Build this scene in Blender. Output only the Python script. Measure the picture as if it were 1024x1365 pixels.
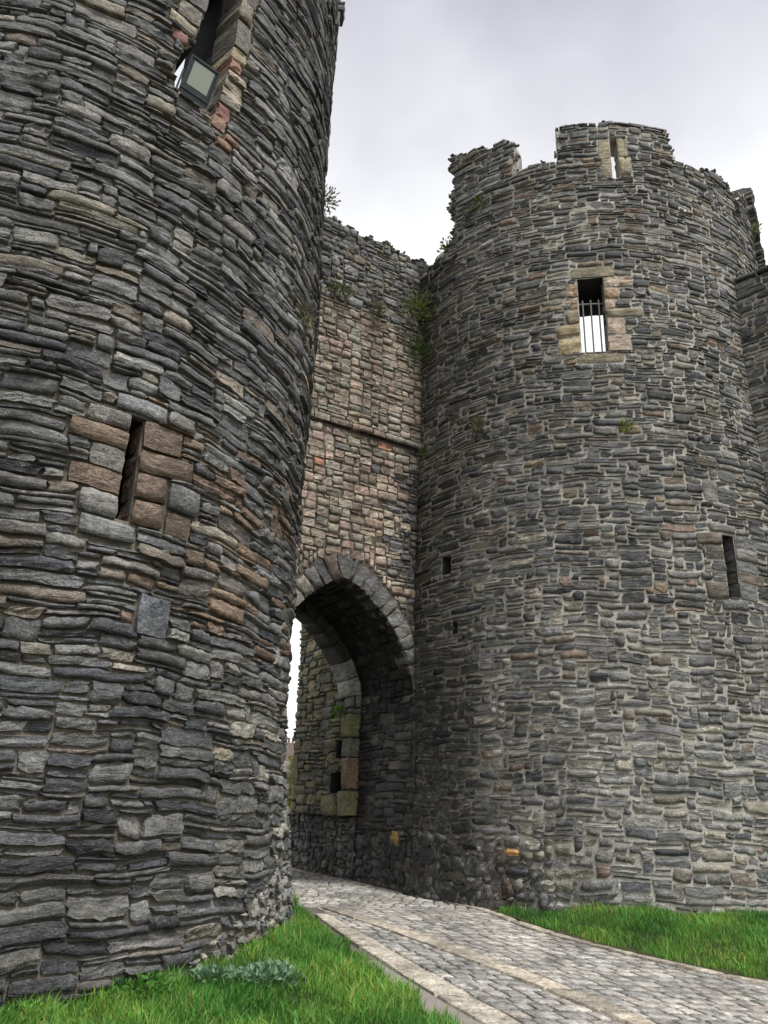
import bpy, math, random
import numpy as np
from mathutils import Matrix, Vector

for o in list(bpy.data.objects):
    bpy.data.objects.remove(o)
SC = bpy.context.scene
COL = SC.collection
R_ = math.radians
rng = np.random.default_rng(7)
random.seed(7)

# ------------------------------------------------------------------ camera
PITCH, ROLL, CAMZ = R_(20.8), R_(1.9), 1.6
FW = np.array([0, math.cos(PITCH), math.sin(PITCH)])
UP0 = np.array([0, -math.sin(PITCH), math.cos(PITCH)])
CR_ = np.array([math.cos(ROLL), 0, 0]) + math.sin(ROLL) * UP0
CU_ = np.array([-math.sin(ROLL), 0, 0]) + math.cos(ROLL) * UP0
cd = bpy.data.cameras.new('camera')
cam = bpy.data.objects.new('camera', cd)
COL.objects.link(cam)
cd.sensor_fit = 'VERTICAL'
cd.sensor_height = 36.0
cd.lens = 36.0 * 1050.0 / 1365.0
cd.clip_start = 0.05
cd.clip_end = 4000
m = Matrix(((CR_[0], CU_[0], -FW[0], 0), (CR_[1], CU_[1], -FW[1], 0), (CR_[2], CU_[2], -FW[2], CAMZ), (0, 0, 0, 1)))
cam.matrix_world = m
SC.camera = cam

# ------------------------------------------------------------------ light
SUN_EL, SUN_AZ = R_(64), R_(140)          # azimuth from +Y clockwise (behind the camera, right)
w = bpy.data.worlds.new('World')
SC.world = w
w.use_nodes = True
nt = w.node_tree
nt.nodes.clear()
N = nt.nodes.new
L = nt.links.new
out = N('ShaderNodeOutputWorld')
bg = N('ShaderNodeBackground')
bg.inputs[1].default_value = 0.1
sky = N('ShaderNodeTexSky')
sky.sky_type = 'NISHITA'
sky.sun_disc = False
sky.sun_elevation = SUN_EL
sky.sun_rotation = SUN_AZ
tc = N('ShaderNodeTexCoord')
sep = N('ShaderNodeSeparateXYZ')
L(tc.outputs['Generated'], sep.inputs[0])
nz = N('ShaderNodeTexNoise')
nz.inputs['Scale'].default_value = 1.6
nz.inputs['Detail'].default_value = 5
nz.inputs['Roughness'].default_value = 0.5
L(tc.outputs['Generated'], nz.inputs['Vector'])
ad = N('ShaderNodeMath'); ad.operation = 'MULTIPLY_ADD'
L(nz.outputs['Fac'], ad.inputs[0]); ad.inputs[1].default_value = 0.45
L(sep.outputs['Z'], ad.inputs[2])
mr = N('ShaderNodeMapRange'); mr.interpolation_type = 'SMOOTHSTEP'
L(ad.outputs[0], mr.inputs['Value'])
mr.inputs['From Min'].default_value = 0.80
mr.inputs['From Max'].default_value = 1.10
cm = N('ShaderNodeMix'); cm.data_type = 'RGBA'
L(mr.outputs[0], cm.inputs[0])
cm.inputs[6].default_value = (4.5, 4.5, 4.4, 1)
cm.inputs[7].default_value = (1.6, 1.56, 1.86, 1)
mx = N('ShaderNodeMix'); mx.data_type = 'RGBA'
mx.inputs[0].default_value = 0.93
L(sky.outputs[0], mx.inputs[6]); L(cm.outputs[2], mx.inputs[7])
L(mx.outputs[2], bg.inputs[0]); L(bg.outputs[0], out.inputs[0])

sl = bpy.data.lights.new('sun', 'SUN')
sl.energy = 1.5
sl.angle = R_(10)
sl.color = (1.0, 0.97, 0.92)
sun = bpy.data.objects.new('sun', sl)
COL.objects.link(sun)
sd = Vector((math.sin(SUN_AZ) * math.cos(SUN_EL), math.cos(SUN_AZ) * math.cos(SUN_EL), math.sin(SUN_EL)))
sun.rotation_euler = (-sd).to_track_quat('-Z', 'Y').to_euler()
sun.location = (10, -10, 25)
SC.view_settings.view_transform = 'Standard'
SC.view_settings.look = 'None'
SC.view_settings.exposure = 1.55
SC.view_settings.gamma = 1.0
SC.cycles.max_bounces = 6
SC.cycles.diffuse_bounces = 3
SC.cycles.glossy_bounces = 2
SC.view_settings.use_curve_mapping = False

# ------------------------------------------------------------------ helpers
def project(P):
    d = np.asarray(P, float) - np.array([0, 0, CAMZ])
    z = np.maximum(d @ FW, 1e-3)
    return np.stack([512 + 1050 * (d @ CR_) / z, 682.5 - 1050 * (d @ CU_) / z], -1), d @ FW

def tag(o, label=None, cat=None, group=None, kind=None):
    if label: o['label'] = label
    if cat: o['category'] = cat
    if group: o['group'] = group
    if kind: o['kind'] = kind
    return o

def empty(name, loc, label=None, cat=None, group=None):
    o = bpy.data.objects.new(name, None)
    o.empty_display_size = 0.3
    o.location = loc
    COL.objects.link(o)
    return tag(o, label, cat, group)

def wloc(o):
    v = Vector((0, 0, 0))
    while o is not None:
        v = v + Vector(o.location); o = o.parent
    return v

def mesh_obj(name, V, F, mat, parent=None, cols=None, beds=None, smooth=False, origin=None, matidx=None, loops=None):
    V = np.asarray(V, float)
    if origin is None:
        origin = V.mean(0) if parent is not None else np.zeros(3)
    origin = np.asarray(origin, float)
    me = bpy.data.meshes.new(name)
    if loops is None:
        me.from_pydata((V - origin).tolist(), [], [tuple(f) for f in F])
    else:                                   # fast path: (loop vertex indices, loop totals)
        li, lt = loops
        me.vertices.add(len(V)); me.vertices.foreach_set('co', (V - origin).astype(np.float32).ravel())
        me.loops.add(len(li)); me.loops.foreach_set('vertex_index', li.astype(np.int32))
        me.polygons.add(len(lt))
        st = np.concatenate([[0], np.cumsum(lt)[:-1]]).astype(np.int32)
        me.polygons.foreach_set('loop_start', st)
        me.update(calc_edges=True)
    if cols is not None:
        a = me.attributes.new('col', 'FLOAT_COLOR', 'POINT')
        c = np.ones((len(V), 4), np.float32); c[:, :3] = cols
        a.data.foreach_set('color', c.ravel())
    if beds is not None:
        a = me.attributes.new('bed', 'FLOAT_VECTOR', 'POINT')
        a.data.foreach_set('vector', np.asarray(beds, np.float32).ravel())
    if isinstance(smooth, np.ndarray):
        me.polygons.foreach_set('use_smooth', smooth)
    elif smooth:
        me.polygons.foreach_set('use_smooth', np.ones(len(me.polygons), bool))
    mats = mat if isinstance(mat, (list, tuple)) else [mat]
    for q in mats: me.materials.append(q)
    if matidx is not None:
        me.polygons.foreach_set('material_index', np.asarray(matidx, np.int32))
    me.validate(); me.update()
    o = bpy.data.objects.new(name, me)
    COL.objects.link(o)
    if parent is not None:
        o.parent = parent
        o.location = Vector(origin) - wloc(parent)
    else:
        o.location = origin
    return o

# ------------------------------------------------------------------ materials
def new_mat(name):
    mt = bpy.data.materials.new(name); mt.use_nodes = True
    t = mt.node_tree; t.nodes.clear()
    o = t.nodes.new('ShaderNodeOutputMaterial'); b = t.nodes.new('ShaderNodeBsdfPrincipled')
    t.links.new(b.outputs[0], o.inputs[0])
    return mt, t, b

def noise(t, vec, scale, detail=4, rough=0.6, mapping=None, dist=0.0):
    n = t.nodes.new('ShaderNodeTexNoise')
    n.inputs['Scale'].default_value = scale
    n.inputs['Detail'].default_value = detail
    n.inputs['Roughness'].default_value = rough
    n.inputs['Distortion'].default_value = dist
    if mapping is not None:
        mp = t.nodes.new('ShaderNodeMapping'); mp.inputs['Scale'].default_value = mapping
        t.links.new(vec, mp.inputs[0]); vec = mp.outputs[0]
    t.links.new(vec, n.inputs['Vector'])
    return n.outputs['Fac']

def ramp(t, fac, a, b, lo=0.0, hi=1.0):
    r = t.nodes.new('ShaderNodeMapRange')
    t.links.new(fac, r.inputs['Value'])
    r.inputs['From Min'].default_value = a; r.inputs['From Max'].default_value = b
    r.inputs['To Min'].default_value = lo; r.inputs['To Max'].default_value = hi
    return r.outputs[0]

def mixc(t, fac, a, b, mode='MIX'):
    n = t.nodes.new('ShaderNodeMix'); n.data_type = 'RGBA'; n.blend_type = mode
    for s, v in ((0, fac), (6, a), (7, b)):
        if hasattr(v, 'is_linked') or hasattr(v, 'links'):
            t.links.new(v, n.inputs[s])
        else:
            n.inputs[s].default_value = v if s == 0 else (*v, 1)[:4]
    return n.outputs[2]

def mathn(t, op, a, b):
    n = t.nodes.new('ShaderNodeMath'); n.operation = op
    for s, v in ((0, a), (1, b)):
        if hasattr(v, 'links'): t.links.new(v, n.inputs[s])
        else: n.inputs[s].default_value = v
    return n.outputs[0]

def stone_material(name, streak=(5, 34, 9), bump=0.55, lichen=0.35, lichen_col=(0.42, 0.40, 0.33), rough=0.78, speck=1.0, moss=0.0, iron=0.35, cracks=False):
    mt, t, b = new_mat(name)
    col = t.nodes.new('ShaderNodeAttribute'); col.attribute_name = 'col'
    bed = t.nodes.new('ShaderNodeAttribute'); bed.attribute_name = 'bed'
    geo = t.nodes.new('ShaderNodeNewGeometry')
    pos = geo.outputs['Position']; bv = bed.outputs['Vector']
    which = ramp(t, noise(t, bv, 0.35, 1, 0.5), 0.42, 0.58)                 # some stones laminated, some granular
    lam = noise(t, bv, 1.0, 4, 0.7, streak)
    gra = noise(t, bv, 13, 4, 0.72)
    mxn = t.nodes.new('ShaderNodeMix'); mxn.data_type = 'FLOAT'
    t.links.new(which, mxn.inputs[0]); t.links.new(lam, mxn.inputs[2]); t.links.new(gra, mxn.inputs[3])
    s1 = mxn.outputs[0]
    s2 = noise(t, bv, 1.0, 3, 0.65, (streak[0] * .5, streak[1] * .25, 4))
    fine = noise(t, bv, 42, 3, 0.8)
    big = noise(t, pos, 1.0, 3, 0.6, (1.3, 1.3, 0.28))
    k = ramp(t, s1, 0.30, 0.70, 0.42, 1.62)
    k2 = ramp(t, s2, 0.3, 0.7, 0.7, 1.3)
    k3 = ramp(t, fine, 0.32, 0.68, 0.55, 1.5)
    kb = ramp(t, big, 0.32, 0.68, 0.62, 1.3)
    kk = mathn(t, 'MULTIPLY', mathn(t, 'MULTIPLY', k, k2), mathn(t, 'MULTIPLY', k3, kb))
    cmb = t.nodes.new('ShaderNodeCombineXYZ')
    for i in range(3): t.links.new(kk, cmb.inputs[i])
    c = mixc(t, 1.0, col.outputs['Color'], cmb.outputs[0], 'MULTIPLY')
    st = noise(t, bv, 1.0, 4, 0.6, (4, 9, 5))                               # iron stain
    c = mixc(t, ramp(t, st, 0.58, 0.76, 0, iron), c, (0.17, 0.125, 0.085))
    l1 = noise(t, bv, 11, 4, 0.78); l2 = noise(t, pos, 0.9, 2, 0.6)   # lichen
    lf = mathn(t, 'MULTIPLY', ramp(t, l1, 0.57, 0.66, 0, 1), ramp(t, l2, 0.35, 0.65, 0.2, 1))
    c = mixc(t, mathn(t, 'MULTIPLY', lf, lichen), c, lichen_col)
    sp = t.nodes.new('ShaderNodeTexVoronoi'); sp.inputs['Scale'].default_value = 48
    t.links.new(bv, sp.inputs['Vector'])
    sf = mathn(t, 'MULTIPLY', ramp(t, sp.outputs['Distance'], 0.12, 0.2, 1, 0), ramp(t, noise(t, bv, 6, 3), 0.53, 0.64, 0, 0.75 * speck))
    c = mixc(t, sf, c, (0.5, 0.5, 0.46))
    if moss:
        mf = mathn(t, 'MULTIPLY', ramp(t, noise(t, pos, 3.2, 5, 0.7), 0.48, 0.66, 0, 1), moss)
        c = mixc(t, mf, c, (0.12, 0.13, 0.035))
    t.links.new(c, b.inputs['Base Color'])
    t.links.new(ramp(t, s1, 0.3, 0.7, rough - 0.12, rough + 0.14), b.inputs['Roughness'])
    b.inputs['Specular IOR Level'].default_value = 0.32
    crack = 0.0
    if cracks:
        ck = t.nodes.new('ShaderNodeTexVoronoi'); ck.feature = 'DISTANCE_TO_EDGE'; ck.inputs['Scale'].default_value = 1.0
        mp = t.nodes.new('ShaderNodeMapping'); mp.inputs['Scale'].default_value = (5, 13, 8)
        t.links.new(bv, mp.inputs[0]); t.links.new(mp.outputs[0], ck.inputs['Vector'])
        crack = mathn(t, 'MULTIPLY', ramp(t, ck.outputs['Distance'], 0.0, 0.05, -0.3, 0.0), ramp(t, noise(t, bv, 2.2, 2), 0.5, 0.62, 0, 1))
    h = mathn(t, 'ADD', mathn(t, 'ADD', s1, crack), mathn(t, 'ADD', mathn(t, 'MULTIPLY', fine, 0.3), mathn(t, 'MULTIPLY', s2, 0.6)))
    bp = t.nodes.new('ShaderNodeBump'); bp.inputs['Strength'].default_value = bump; bp.inputs['Distance'].default_value = 0.05
    t.links.new(h, bp.inputs['Height']); t.links.new(bp.outputs[0], b.inputs['Normal'])
    return mt

def rough_material(name, c1, c2, scale=6, bump=0.6, dist=0.02, rough=0.9, c3=None, c3amt=0.5, darkened=False):
    mt, t, b = new_mat(name)
    geo = t.nodes.new('ShaderNodeNewGeometry'); pos = geo.outputs['Position']
    n1 = noise(t, pos, scale, 6, 0.7); n2 = noise(t, pos, scale * 9, 4, 0.7)
    c = mixc(t, ramp(t, n1, 0.3, 0.7), c1, c2)
    if c3: c = mixc(t, ramp(t, noise(t, pos, scale * 0.35, 5, 0.65), 0.5, 0.68, 0, c3amt), c, c3)
    if darkened:                                  # darker mortar beside the passage and low down
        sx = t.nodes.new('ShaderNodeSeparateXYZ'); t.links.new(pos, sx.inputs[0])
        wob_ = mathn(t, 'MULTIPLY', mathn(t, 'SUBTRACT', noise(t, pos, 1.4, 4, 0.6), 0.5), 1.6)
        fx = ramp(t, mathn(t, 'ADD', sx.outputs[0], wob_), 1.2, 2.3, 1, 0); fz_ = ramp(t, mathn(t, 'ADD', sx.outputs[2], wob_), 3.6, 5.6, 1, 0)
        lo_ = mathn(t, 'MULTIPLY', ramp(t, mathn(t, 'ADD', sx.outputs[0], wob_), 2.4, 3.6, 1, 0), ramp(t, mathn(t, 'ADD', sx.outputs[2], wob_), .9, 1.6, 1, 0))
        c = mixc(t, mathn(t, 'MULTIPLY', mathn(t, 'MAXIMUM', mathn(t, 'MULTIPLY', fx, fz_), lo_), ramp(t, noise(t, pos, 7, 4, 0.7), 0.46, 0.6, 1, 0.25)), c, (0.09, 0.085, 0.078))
    k = ramp(t, n2, 0.3, 0.7, 0.7, 1.25)
    cmb = t.nodes.new('ShaderNodeCombineXYZ')
    for i in range(3): t.links.new(k, cmb.inputs[i])
    c = mixc(t, 1.0, c, cmb.outputs[0], 'MULTIPLY')
    t.links.new(c, b.inputs['Base Color']); b.inputs['Roughness'].default_value = rough
    b.inputs['Specular IOR Level'].default_value = 0.25
    bp = t.nodes.new('ShaderNodeBump'); bp.inputs['Strength'].default_value = bump; bp.inputs['Distance'].default_value = dist
    t.links.new(mathn(t, 'ADD', n1, n2), bp.inputs['Height']); t.links.new(bp.outputs[0], b.inputs['Normal'])
    return mt

def leaf_material(name, trans=0.25):
    mt, t, b = new_mat(name)
    col = t.nodes.new('ShaderNodeAttribute'); col.attribute_name = 'col'
    t.links.new(col.outputs['Color'], b.inputs['Base Color'])
    b.inputs['Roughness'].default_value = 0.55
    b.inputs['Specular IOR Level'].default_value = 0.3
    tr = t.nodes.new('ShaderNodeBsdfTranslucent'); t.links.new(col.outputs['Color'], tr.inputs[0])
    ms = t.nodes.new('ShaderNodeMixShader'); ms.inputs[0].default_value = trans
    t.links.new(b.outputs[0], ms.inputs[1]); t.links.new(tr.outputs[0], ms.inputs[2])
    o = [n for n in t.nodes if n.type == 'OUTPUT_MATERIAL'][0]
    t.links.new(ms.outputs[0], o.inputs[0])
    return mt

def plain(name, col, rough=0.5, metal=0.0):
    mt, t, b = new_mat(name)
    geo = t.nodes.new('ShaderNodeNewGeometry')
    n = noise(t, geo.outputs['Position'], 18, 4, 0.6)
    c = mixc(t, ramp(t, n, 0.3, 0.7), tuple(x * 0.8 for x in col), tuple(min(1, x * 1.15) for x in col))
    t.links.new(c, b.inputs['Base Color'])
    b.inputs['Roughness'].default_value = rough; b.inputs['Metallic'].default_value = metal
    return mt

M_SLATE = stone_material('slate_stone', streak=(6, 24, 9), bump=0.85, lichen=0.34, cracks=True)
M_SLATE2 = stone_material('slate_stone_small', streak=(5, 22, 8), bump=0.85, lichen=0.45)
M_DARK = stone_material('damp_stone', streak=(5, 20, 8), bump=0.8, lichen=0.16, rough=0.62)
M_MOSSY = stone_material('mossy_stone', streak=(5, 20, 8), bump=0.8, lichen=0.3, moss=0.55)
M_SAND = stone_material('sandstone', streak=(7, 12, 9), bump=0.75, lichen=0.2, lichen_col=(0.19, 0.17, 0.14), rough=0.9, speck=0.3, iron=.15)
M_SETT = stone_material('paving_stone', streak=(9, 9, 9), bump=0.25, lichen=0.25, lichen_col=(0.26, 0.24, 0.2), rough=0.75, speck=0.15, iron=.15)
M_MORTAR_L = rough_material('mortar_buff', (0.36, 0.315, 0.245), (0.15, 0.14, 0.12), 8, 1.0, 0.06, c3=(0.05, 0.05, 0.05), c3amt=0.75)
M_MORTAR_R = rough_material('mortar_grey', (0.50, 0.47, 0.41), (0.33, 0.315, 0.285), 5, 0.8, 0.02, c3=(0.12, 0.12, 0.115), c3amt=0.5, darkened=True)
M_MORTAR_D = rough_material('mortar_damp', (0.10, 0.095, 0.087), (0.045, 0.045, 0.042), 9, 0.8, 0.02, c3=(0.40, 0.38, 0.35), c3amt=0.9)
M_INNER = rough_material('inner_rubble', (0.055, 0.055, 0.058), (0.028, 0.028, 0.03), 4, 0.9, 0.05)  # near-black base colour stands in for shade on reveals and interior faces

# ------------------------------------------------------------------ surfaces
def tower_map(C, R, batter, ph, amp=1.0):
    C = np.array(C)
    def f(u, v, d):
        u = np.asarray(u, float); v = np.asarray(v, float)
        th = -u / R
        b = batter * np.clip((3.0 - v) / 3.0, 0, 1) ** 1.3
        bul = amp * (0.022 * np.sin(.9 * u + .7 * v + ph) + 0.016 * np.sin(2.1 * u - 1.3 * v + 2 * ph))
        z = v + amp * (0.025 * np.sin(1.3 * u + .35 * v + ph) + 0.014 * np.sin(3.7 * u + 1.9 * v) + 0.010 * np.sin(7.3 * u - 2.7 * v + ph))
        r = R + b + bul + d
        return np.stack([C[0] + r * np.sin(th), C[1] + r * np.cos(th), z + 0 * r], -1)
    return f

def plane_map(P, t, ph=0.0, amp=1.0, off=0.0):
    P = np.array(P, float); t = np.array(t, float); n = np.array([t[1], -t[0]])
    def f(u, v, d):
        u = np.asarray(u, float); v = np.asarray(v, float)
        b = amp * (0.016 * np.sin(1.1 * u + .8 * v + ph) + 0.01 * np.sin(2.7 * u - 1.7 * v))
        z = v + amp * (0.02 * np.sin(1.5 * u + .3 * v + ph) + 0.01 * np.sin(4.3 * u + 2.1 * v))
        dd = d + b + off
        return np.stack([P[0] + u * t[0] + dd * n[0], P[1] + u * t[1] + dd * n[1], z + 0 * dd], -1)
    return f

# ------------------------------------------------------------------ masonry
def pack(u0, u1, v0, v1, row=0.085, cell=0.04, blocked=None, hp=(0.42, 0.42, 0.16), lens=((0.14, 0.6), (0.2, 0.75), (0.22, 0.6)), rg=rng):
    nr = max(1, int(round((v1 - v0) / row))); nc = max(1, int(round((u1 - u0) / cell)))
    vs = v0 + (v1 - v0) * np.arange(nr + 1) / nr
    vs[1:-1] += rg.uniform(-.18, .18, nr - 1) * row
    us = u0 + (u1 - u0) * np.arange(nc + 1) / nc
    occ = np.zeros((nr, nc), bool)
    if blocked is not None:
        uc = (us[:-1] + us[1:]) / 2; vc = (vs[:-1] + vs[1:]) / 2
        UU, VV = np.meshgrid(uc, vc); occ |= blocked(UU, VV)
    res = []
    hmax = len(hp)
    for r in range(nr):
        c = 0
        while c < nc:
            if occ[r, c]: c += 1; continue
            h = 1 + int(rg.choice(hmax, p=hp))
            h = min(h, nr - r)
            while h > 1 and occ[r:r + h, c].any(): h -= 1
            lo, hi = lens[h - 1]
            x = rg.random() ** 1.3
            ln = max(2, int(round((lo + (hi - lo) * x) / cell)))
            e = c
            while e < nc and e - c < ln and not occ[r:r + h, e].any(): e += 1
            rest = 0
            while e + rest < nc and rest < 3 and not occ[r:r + h, e + rest].any(): rest += 1
            if rest < 3: e += rest
            occ[r:r + h, c:e] = True
            if e - c >= 2 or h >= 2:
                res.append((us[c], us[e], vs[r], vs[r + h]))
            c = e
    return res

_tmpl = {}
def template(nx, ny):
    if (nx, ny) not in _tmpl:
        f = []
        for j in range(ny):
            for i in range(nx):
                a = j * (nx + 1) + i
                f.append((a, a + 1, a + nx + 2, a + nx + 1))
        _tmpl[(nx, ny)] = np.array(f)
    return _tmpl[(nx, ny)]

def stone(rect, M, col, proud=(0.015, 0.035), gap=0.014, depth=0.05, rnd=0.3, rough=0.006, ledge=0.006, jit=0.008, tilt=0.006, res=0.13, corners=None, edge=0.007, maxn=(8, 5), rg=rng, sag=0.0, flat=0.5, cleft=0.0, skew=0.0, smear=0.0, smcol=(0.36, 0.34, 0.295)):
    ua, ub, va, vb = rect
    g2 = gap * rg.uniform(.4, 1.5)
    hu = max((ub - ua - g2) / 2, .012); hv = max((vb - va - g2) / 2, .01)
    cu, cv = (ua + ub) / 2, (va + vb) / 2
    nx = int(np.clip(round(2 * hu / res) + 3, 4, maxn[0])); ny = int(np.clip(round(2 * hv / (res * .5)) + 2, 4, maxn[1]))
    eu = min(edge * rg.uniform(.6, 1.6) / hu, .3); ev = min(edge * rg.uniform(.6, 1.6) / hv, .33)
    S = np.concatenate([[-1], np.linspace(-1 + eu, 1 - eu, nx - 1), [1]])
    T = np.concatenate([[-1], np.linspace(-1 + ev, 1 - ev, ny - 1), [1]])
    S[2:-2] += rg.uniform(-.3, .3, max(0, nx - 3)) * 2 / nx
    T[2:-2] += rg.uniform(-.25, .25, max(0, ny - 3)) * 2 / ny
    s, t = np.meshgrid(S, T)
    rc = rg.uniform(.2, 1.3, (2, 2)) * rnd * min(hv, hu)
    rcm = rc[(t > 0).astype(int), (s > 0).astype(int)]
    U = s * hu - np.sign(s) * rcm * np.abs(t) ** 4 * np.abs(s) ** 2
    V = t * hv - np.sign(t) * rcm * .7 * np.abs(s) ** 5 * np.abs(t)
    k = min(1.0, hv / .06)
    jt = rg.normal(0, jit * k, nx + 1); jb = rg.normal(0, jit * k, nx + 1)
    jl = rg.normal(0, jit * 1.3, ny + 1); jr = rg.normal(0, jit * 1.3, ny + 1)
    V = V + jt[None, :] * (1 + t) / 2 + jb[None, :] * (1 - t) / 2 + s * rg.normal(0, .004)
    U = U + jr[:, None] * (1 + s) / 2 + jl[:, None] * (1 - s) / 2
    if skew: U = U + t * rg.normal(0, skew); V = V - np.abs(s) * np.sign(t) * hv * abs(rg.normal(0, .12)) * (s * rg.choice([-1, 1]) > 0)
    p = rg.uniform(*proud)
    D = p + tilt * (rg.normal() * s + rg.normal() * t) + rg.normal(0, ledge, (ny + 1, 1)) + rg.normal(0, rough, (ny + 1, nx + 1))
    if cleft:
        for _ in range(2):
            an = rg.normal(0, .5) + (math.pi / 2 if rg.random() < .75 else 0)
            D = D - cleft * rg.uniform(.3, 1.2) * ((s * math.cos(an) + t * math.sin(an)) > rg.uniform(-.3, .7)) * rg.choice([1, -.4])
    D = np.maximum(D, 0.004) - sag * (s * s + t * t) * .5
    D[1, :] *= rg.uniform(.75, 1.); D[-2, :] *= rg.uniform(.85, 1.); D[:, 1] *= rg.uniform(.8, 1); D[:, -2] *= rg.uniform(.8, 1)
    D[0, :] = -depth; D[-1, :] = -depth; D[:, 0] = -depth; D[:, -1] = -depth
    if corners is None:
        uu, vv = cu + U, cv + V
    else:                                    # bilinear into a free quad (u,v)
        c = np.array(corners, float)
        x = (U / (hu + g2 / 2) + 1) / 2; y = (V / (hv + g2 / 2) + 1) / 2
        uu = (1 - x) * (1 - y) * c[0, 0] + x * (1 - y) * c[1, 0] + x * y * c[2, 0] + (1 - x) * y * c[3, 0]
        vv = (1 - x) * (1 - y) * c[0, 1] + x * (1 - y) * c[1, 1] + x * y * c[2, 1] + (1 - x) * y * c[3, 1]
    P = M(uu, vv, D).reshape(-1, 3)
    seed = rg.uniform(0, 60)
    B = np.stack([uu + seed, vv + seed * .37, D + seed * 1.7], -1).reshape(-1, 3)
    C = np.tile(np.asarray(col, float), (len(P), 1))
    if smear and rg.random() < smear:        # lime mortar smeared over the arrises
        bm_ = np.zeros((ny + 1, nx + 1), bool); bm_[0] = bm_[-1] = True; bm_[:, 0] = bm_[:, -1] = True
        C[bm_.ravel()] = np.asarray(smcol) * rg.uniform(.7, 1.1)
    ctr = M(np.array([ua, ub, ub, ua]) if corners is None else np.array(corners)[:, 0], np.array([va, va, vb, vb]) if corners is None else np.array(corners)[:, 1], np.full(4, max(p, 0.0)))
    sm = np.zeros((ny, nx), bool)
    if rg.random() > flat: sm[1:-1, 1:-1] = True
    return dict(V=P, F=template(nx, ny), C=C, B=B, q=ctr, S=sm.ravel())

def screen_area(q, occl=None):
    n = np.cross(q[1] - q[0], q[3] - q[0])
    c = q.mean(0)
    if n @ (np.array([0, 0, CAMZ]) - c) <= 0: return 0.0
    p, z = project(q)
    if (z < .1).any(): return 0.0
    pc = p.mean(0)
    if not (-5 < pc[0] < 1029 and -5 < pc[1] < 1370): return 0.0
    if occl is not None and math.degrees(math.atan2(c[0], c[1])) < occl: return 0.0
    x, y = p[:, 0], p[:, 1]
    return abs(np.dot(x, np.roll(y, -1)) - np.dot(y, np.roll(x, -1))) / 2

def emit(stones, parent, mat, name='stone', limit=300, rest='masonry', occl=None, forced=()):
    """the stones that show largest become parts; the rest is one joined part of kind stuff"""
    ar = [screen_area(s['q'], occl) for s in stones]
    order = sorted(range(len(stones)), key=lambda i: -ar[i])
    ind = [i for i in order[:limit] if ar[i] > 25]
    si = set(ind)
    for i in ind:
        s = stones[i]
        mesh_obj(s.get('name', name), s['V'], s['F'], s.get('mat', mat), parent, s['C'], s['B'], s['S'])
    left = [s for i, s in enumerate(stones) if i not in si]
    groups = {}
    for s in left: groups.setdefault(s.get('mat', mat).name, []).append(s)
    for mn, ss in groups.items():
        Vs, Fs, Cs, Bs = [], [], [], []
        n = 0
        for s in ss:
            Vs.append(s['V']); Fs.append(s['F'] + n); Cs.append(s['C']); Bs.append(s['B']); n += len(s['V'])
        F = np.concatenate(Fs)
        o = mesh_obj(rest, np.concatenate(Vs), None, bpy.data.materials[mn], parent, np.concatenate(Cs), np.concatenate(Bs), np.concatenate([q['S'] for q in ss]),
                     loops=(F.ravel(), np.full(len(F), 4)))
        o['kind'] = 'stuff'
    return ind

def core(name, M, ub, vb, solid, dout, din, mats, parent, splay=()):
    """a wall body on a surface map: cells that are solid get outer, inner and reveal faces"""
    ub = np.array(sorted(set(np.round(ub, 5)))); vb = np.array(sorted(set(np.round(vb, 5))))
    uc = (ub[:-1] + ub[1:]) / 2; vc = (vb[:-1] + vb[1:]) / 2
    UU, VV = np.meshgrid(uc, vc)
    S = solid(UU, VV)
    UG, VG = np.meshgrid(ub, vb)
    PO = M(UG, VG, np.full(UG.shape, dout)).reshape(-1, 3)
    UI = UG.copy()
    for (a, b, c, d, amt) in splay:          # opening widens towards the inside
        x = UG - (a + b) / 2; hw = (b - a) / 2 - 1e-4
        UI = UI + np.where((np.abs(x) >= hw) & (VG > c - .5) & (VG < d + .5), np.sign(x) * amt * np.clip(1 - (np.abs(x) - hw) / 1.2, 0, 1), 0)
    PI = M(UI, VG, np.full(UG.shape, din)).reshape(-1, 3)
    V = np.concatenate([PO, PI]); off = len(PO); nu = len(ub)
    F, MI = [], []
    ny, nx = S.shape
    for j in range(ny):
        for i in range(nx):
            if not S[j, i]: continue
            a, b_, c, d = j * nu + i, j * nu + i + 1, (j + 1) * nu + i + 1, (j + 1) * nu + i
            F.append((a, b_, c, d)); MI.append(0)
            F.append((d + off, c + off, b_ + off, a + off)); MI.append(1)
            if i == 0 or not S[j, i - 1]: F.append((a, d, d + off, a + off)); MI.append(1)
            if i == nx - 1 or not S[j, i + 1]: F.append((b_, b_ + off, c + off, c)); MI.append(1)
            if j == 0 or not S[j - 1, i]: F.append((a, a + off, b_ + off, b_)); MI.append(1)
            if j == ny - 1 or not S[j + 1, i]: F.append((d, c, c + off, d + off)); MI.append(1)
    F = np.array(F)
    used = np.unique(F); rem = np.full(len(V), -1); rem[used] = np.arange(len(used))
    F = rem[F]
    return mesh_obj(name, V[used], None, mats, parent, matidx=MI, loops=(F.ravel(), np.full(len(F), 4)))

def rects_block(rs):
    def f(U, V):
        o = np.zeros(U.shape, bool)
        for a, b, c, d in rs: o |= (U > a) & (U < b) & (V > c) & (V < d)
        return o
    return f

def pick(pal, w):
    i = rng.choice(len(pal), p=np.array(w) / sum(w))
    c = np.array(pal[i]) * rng.uniform(.78, 1.24)
    return c * (1 + rng.normal(0, .012, 3))

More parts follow.
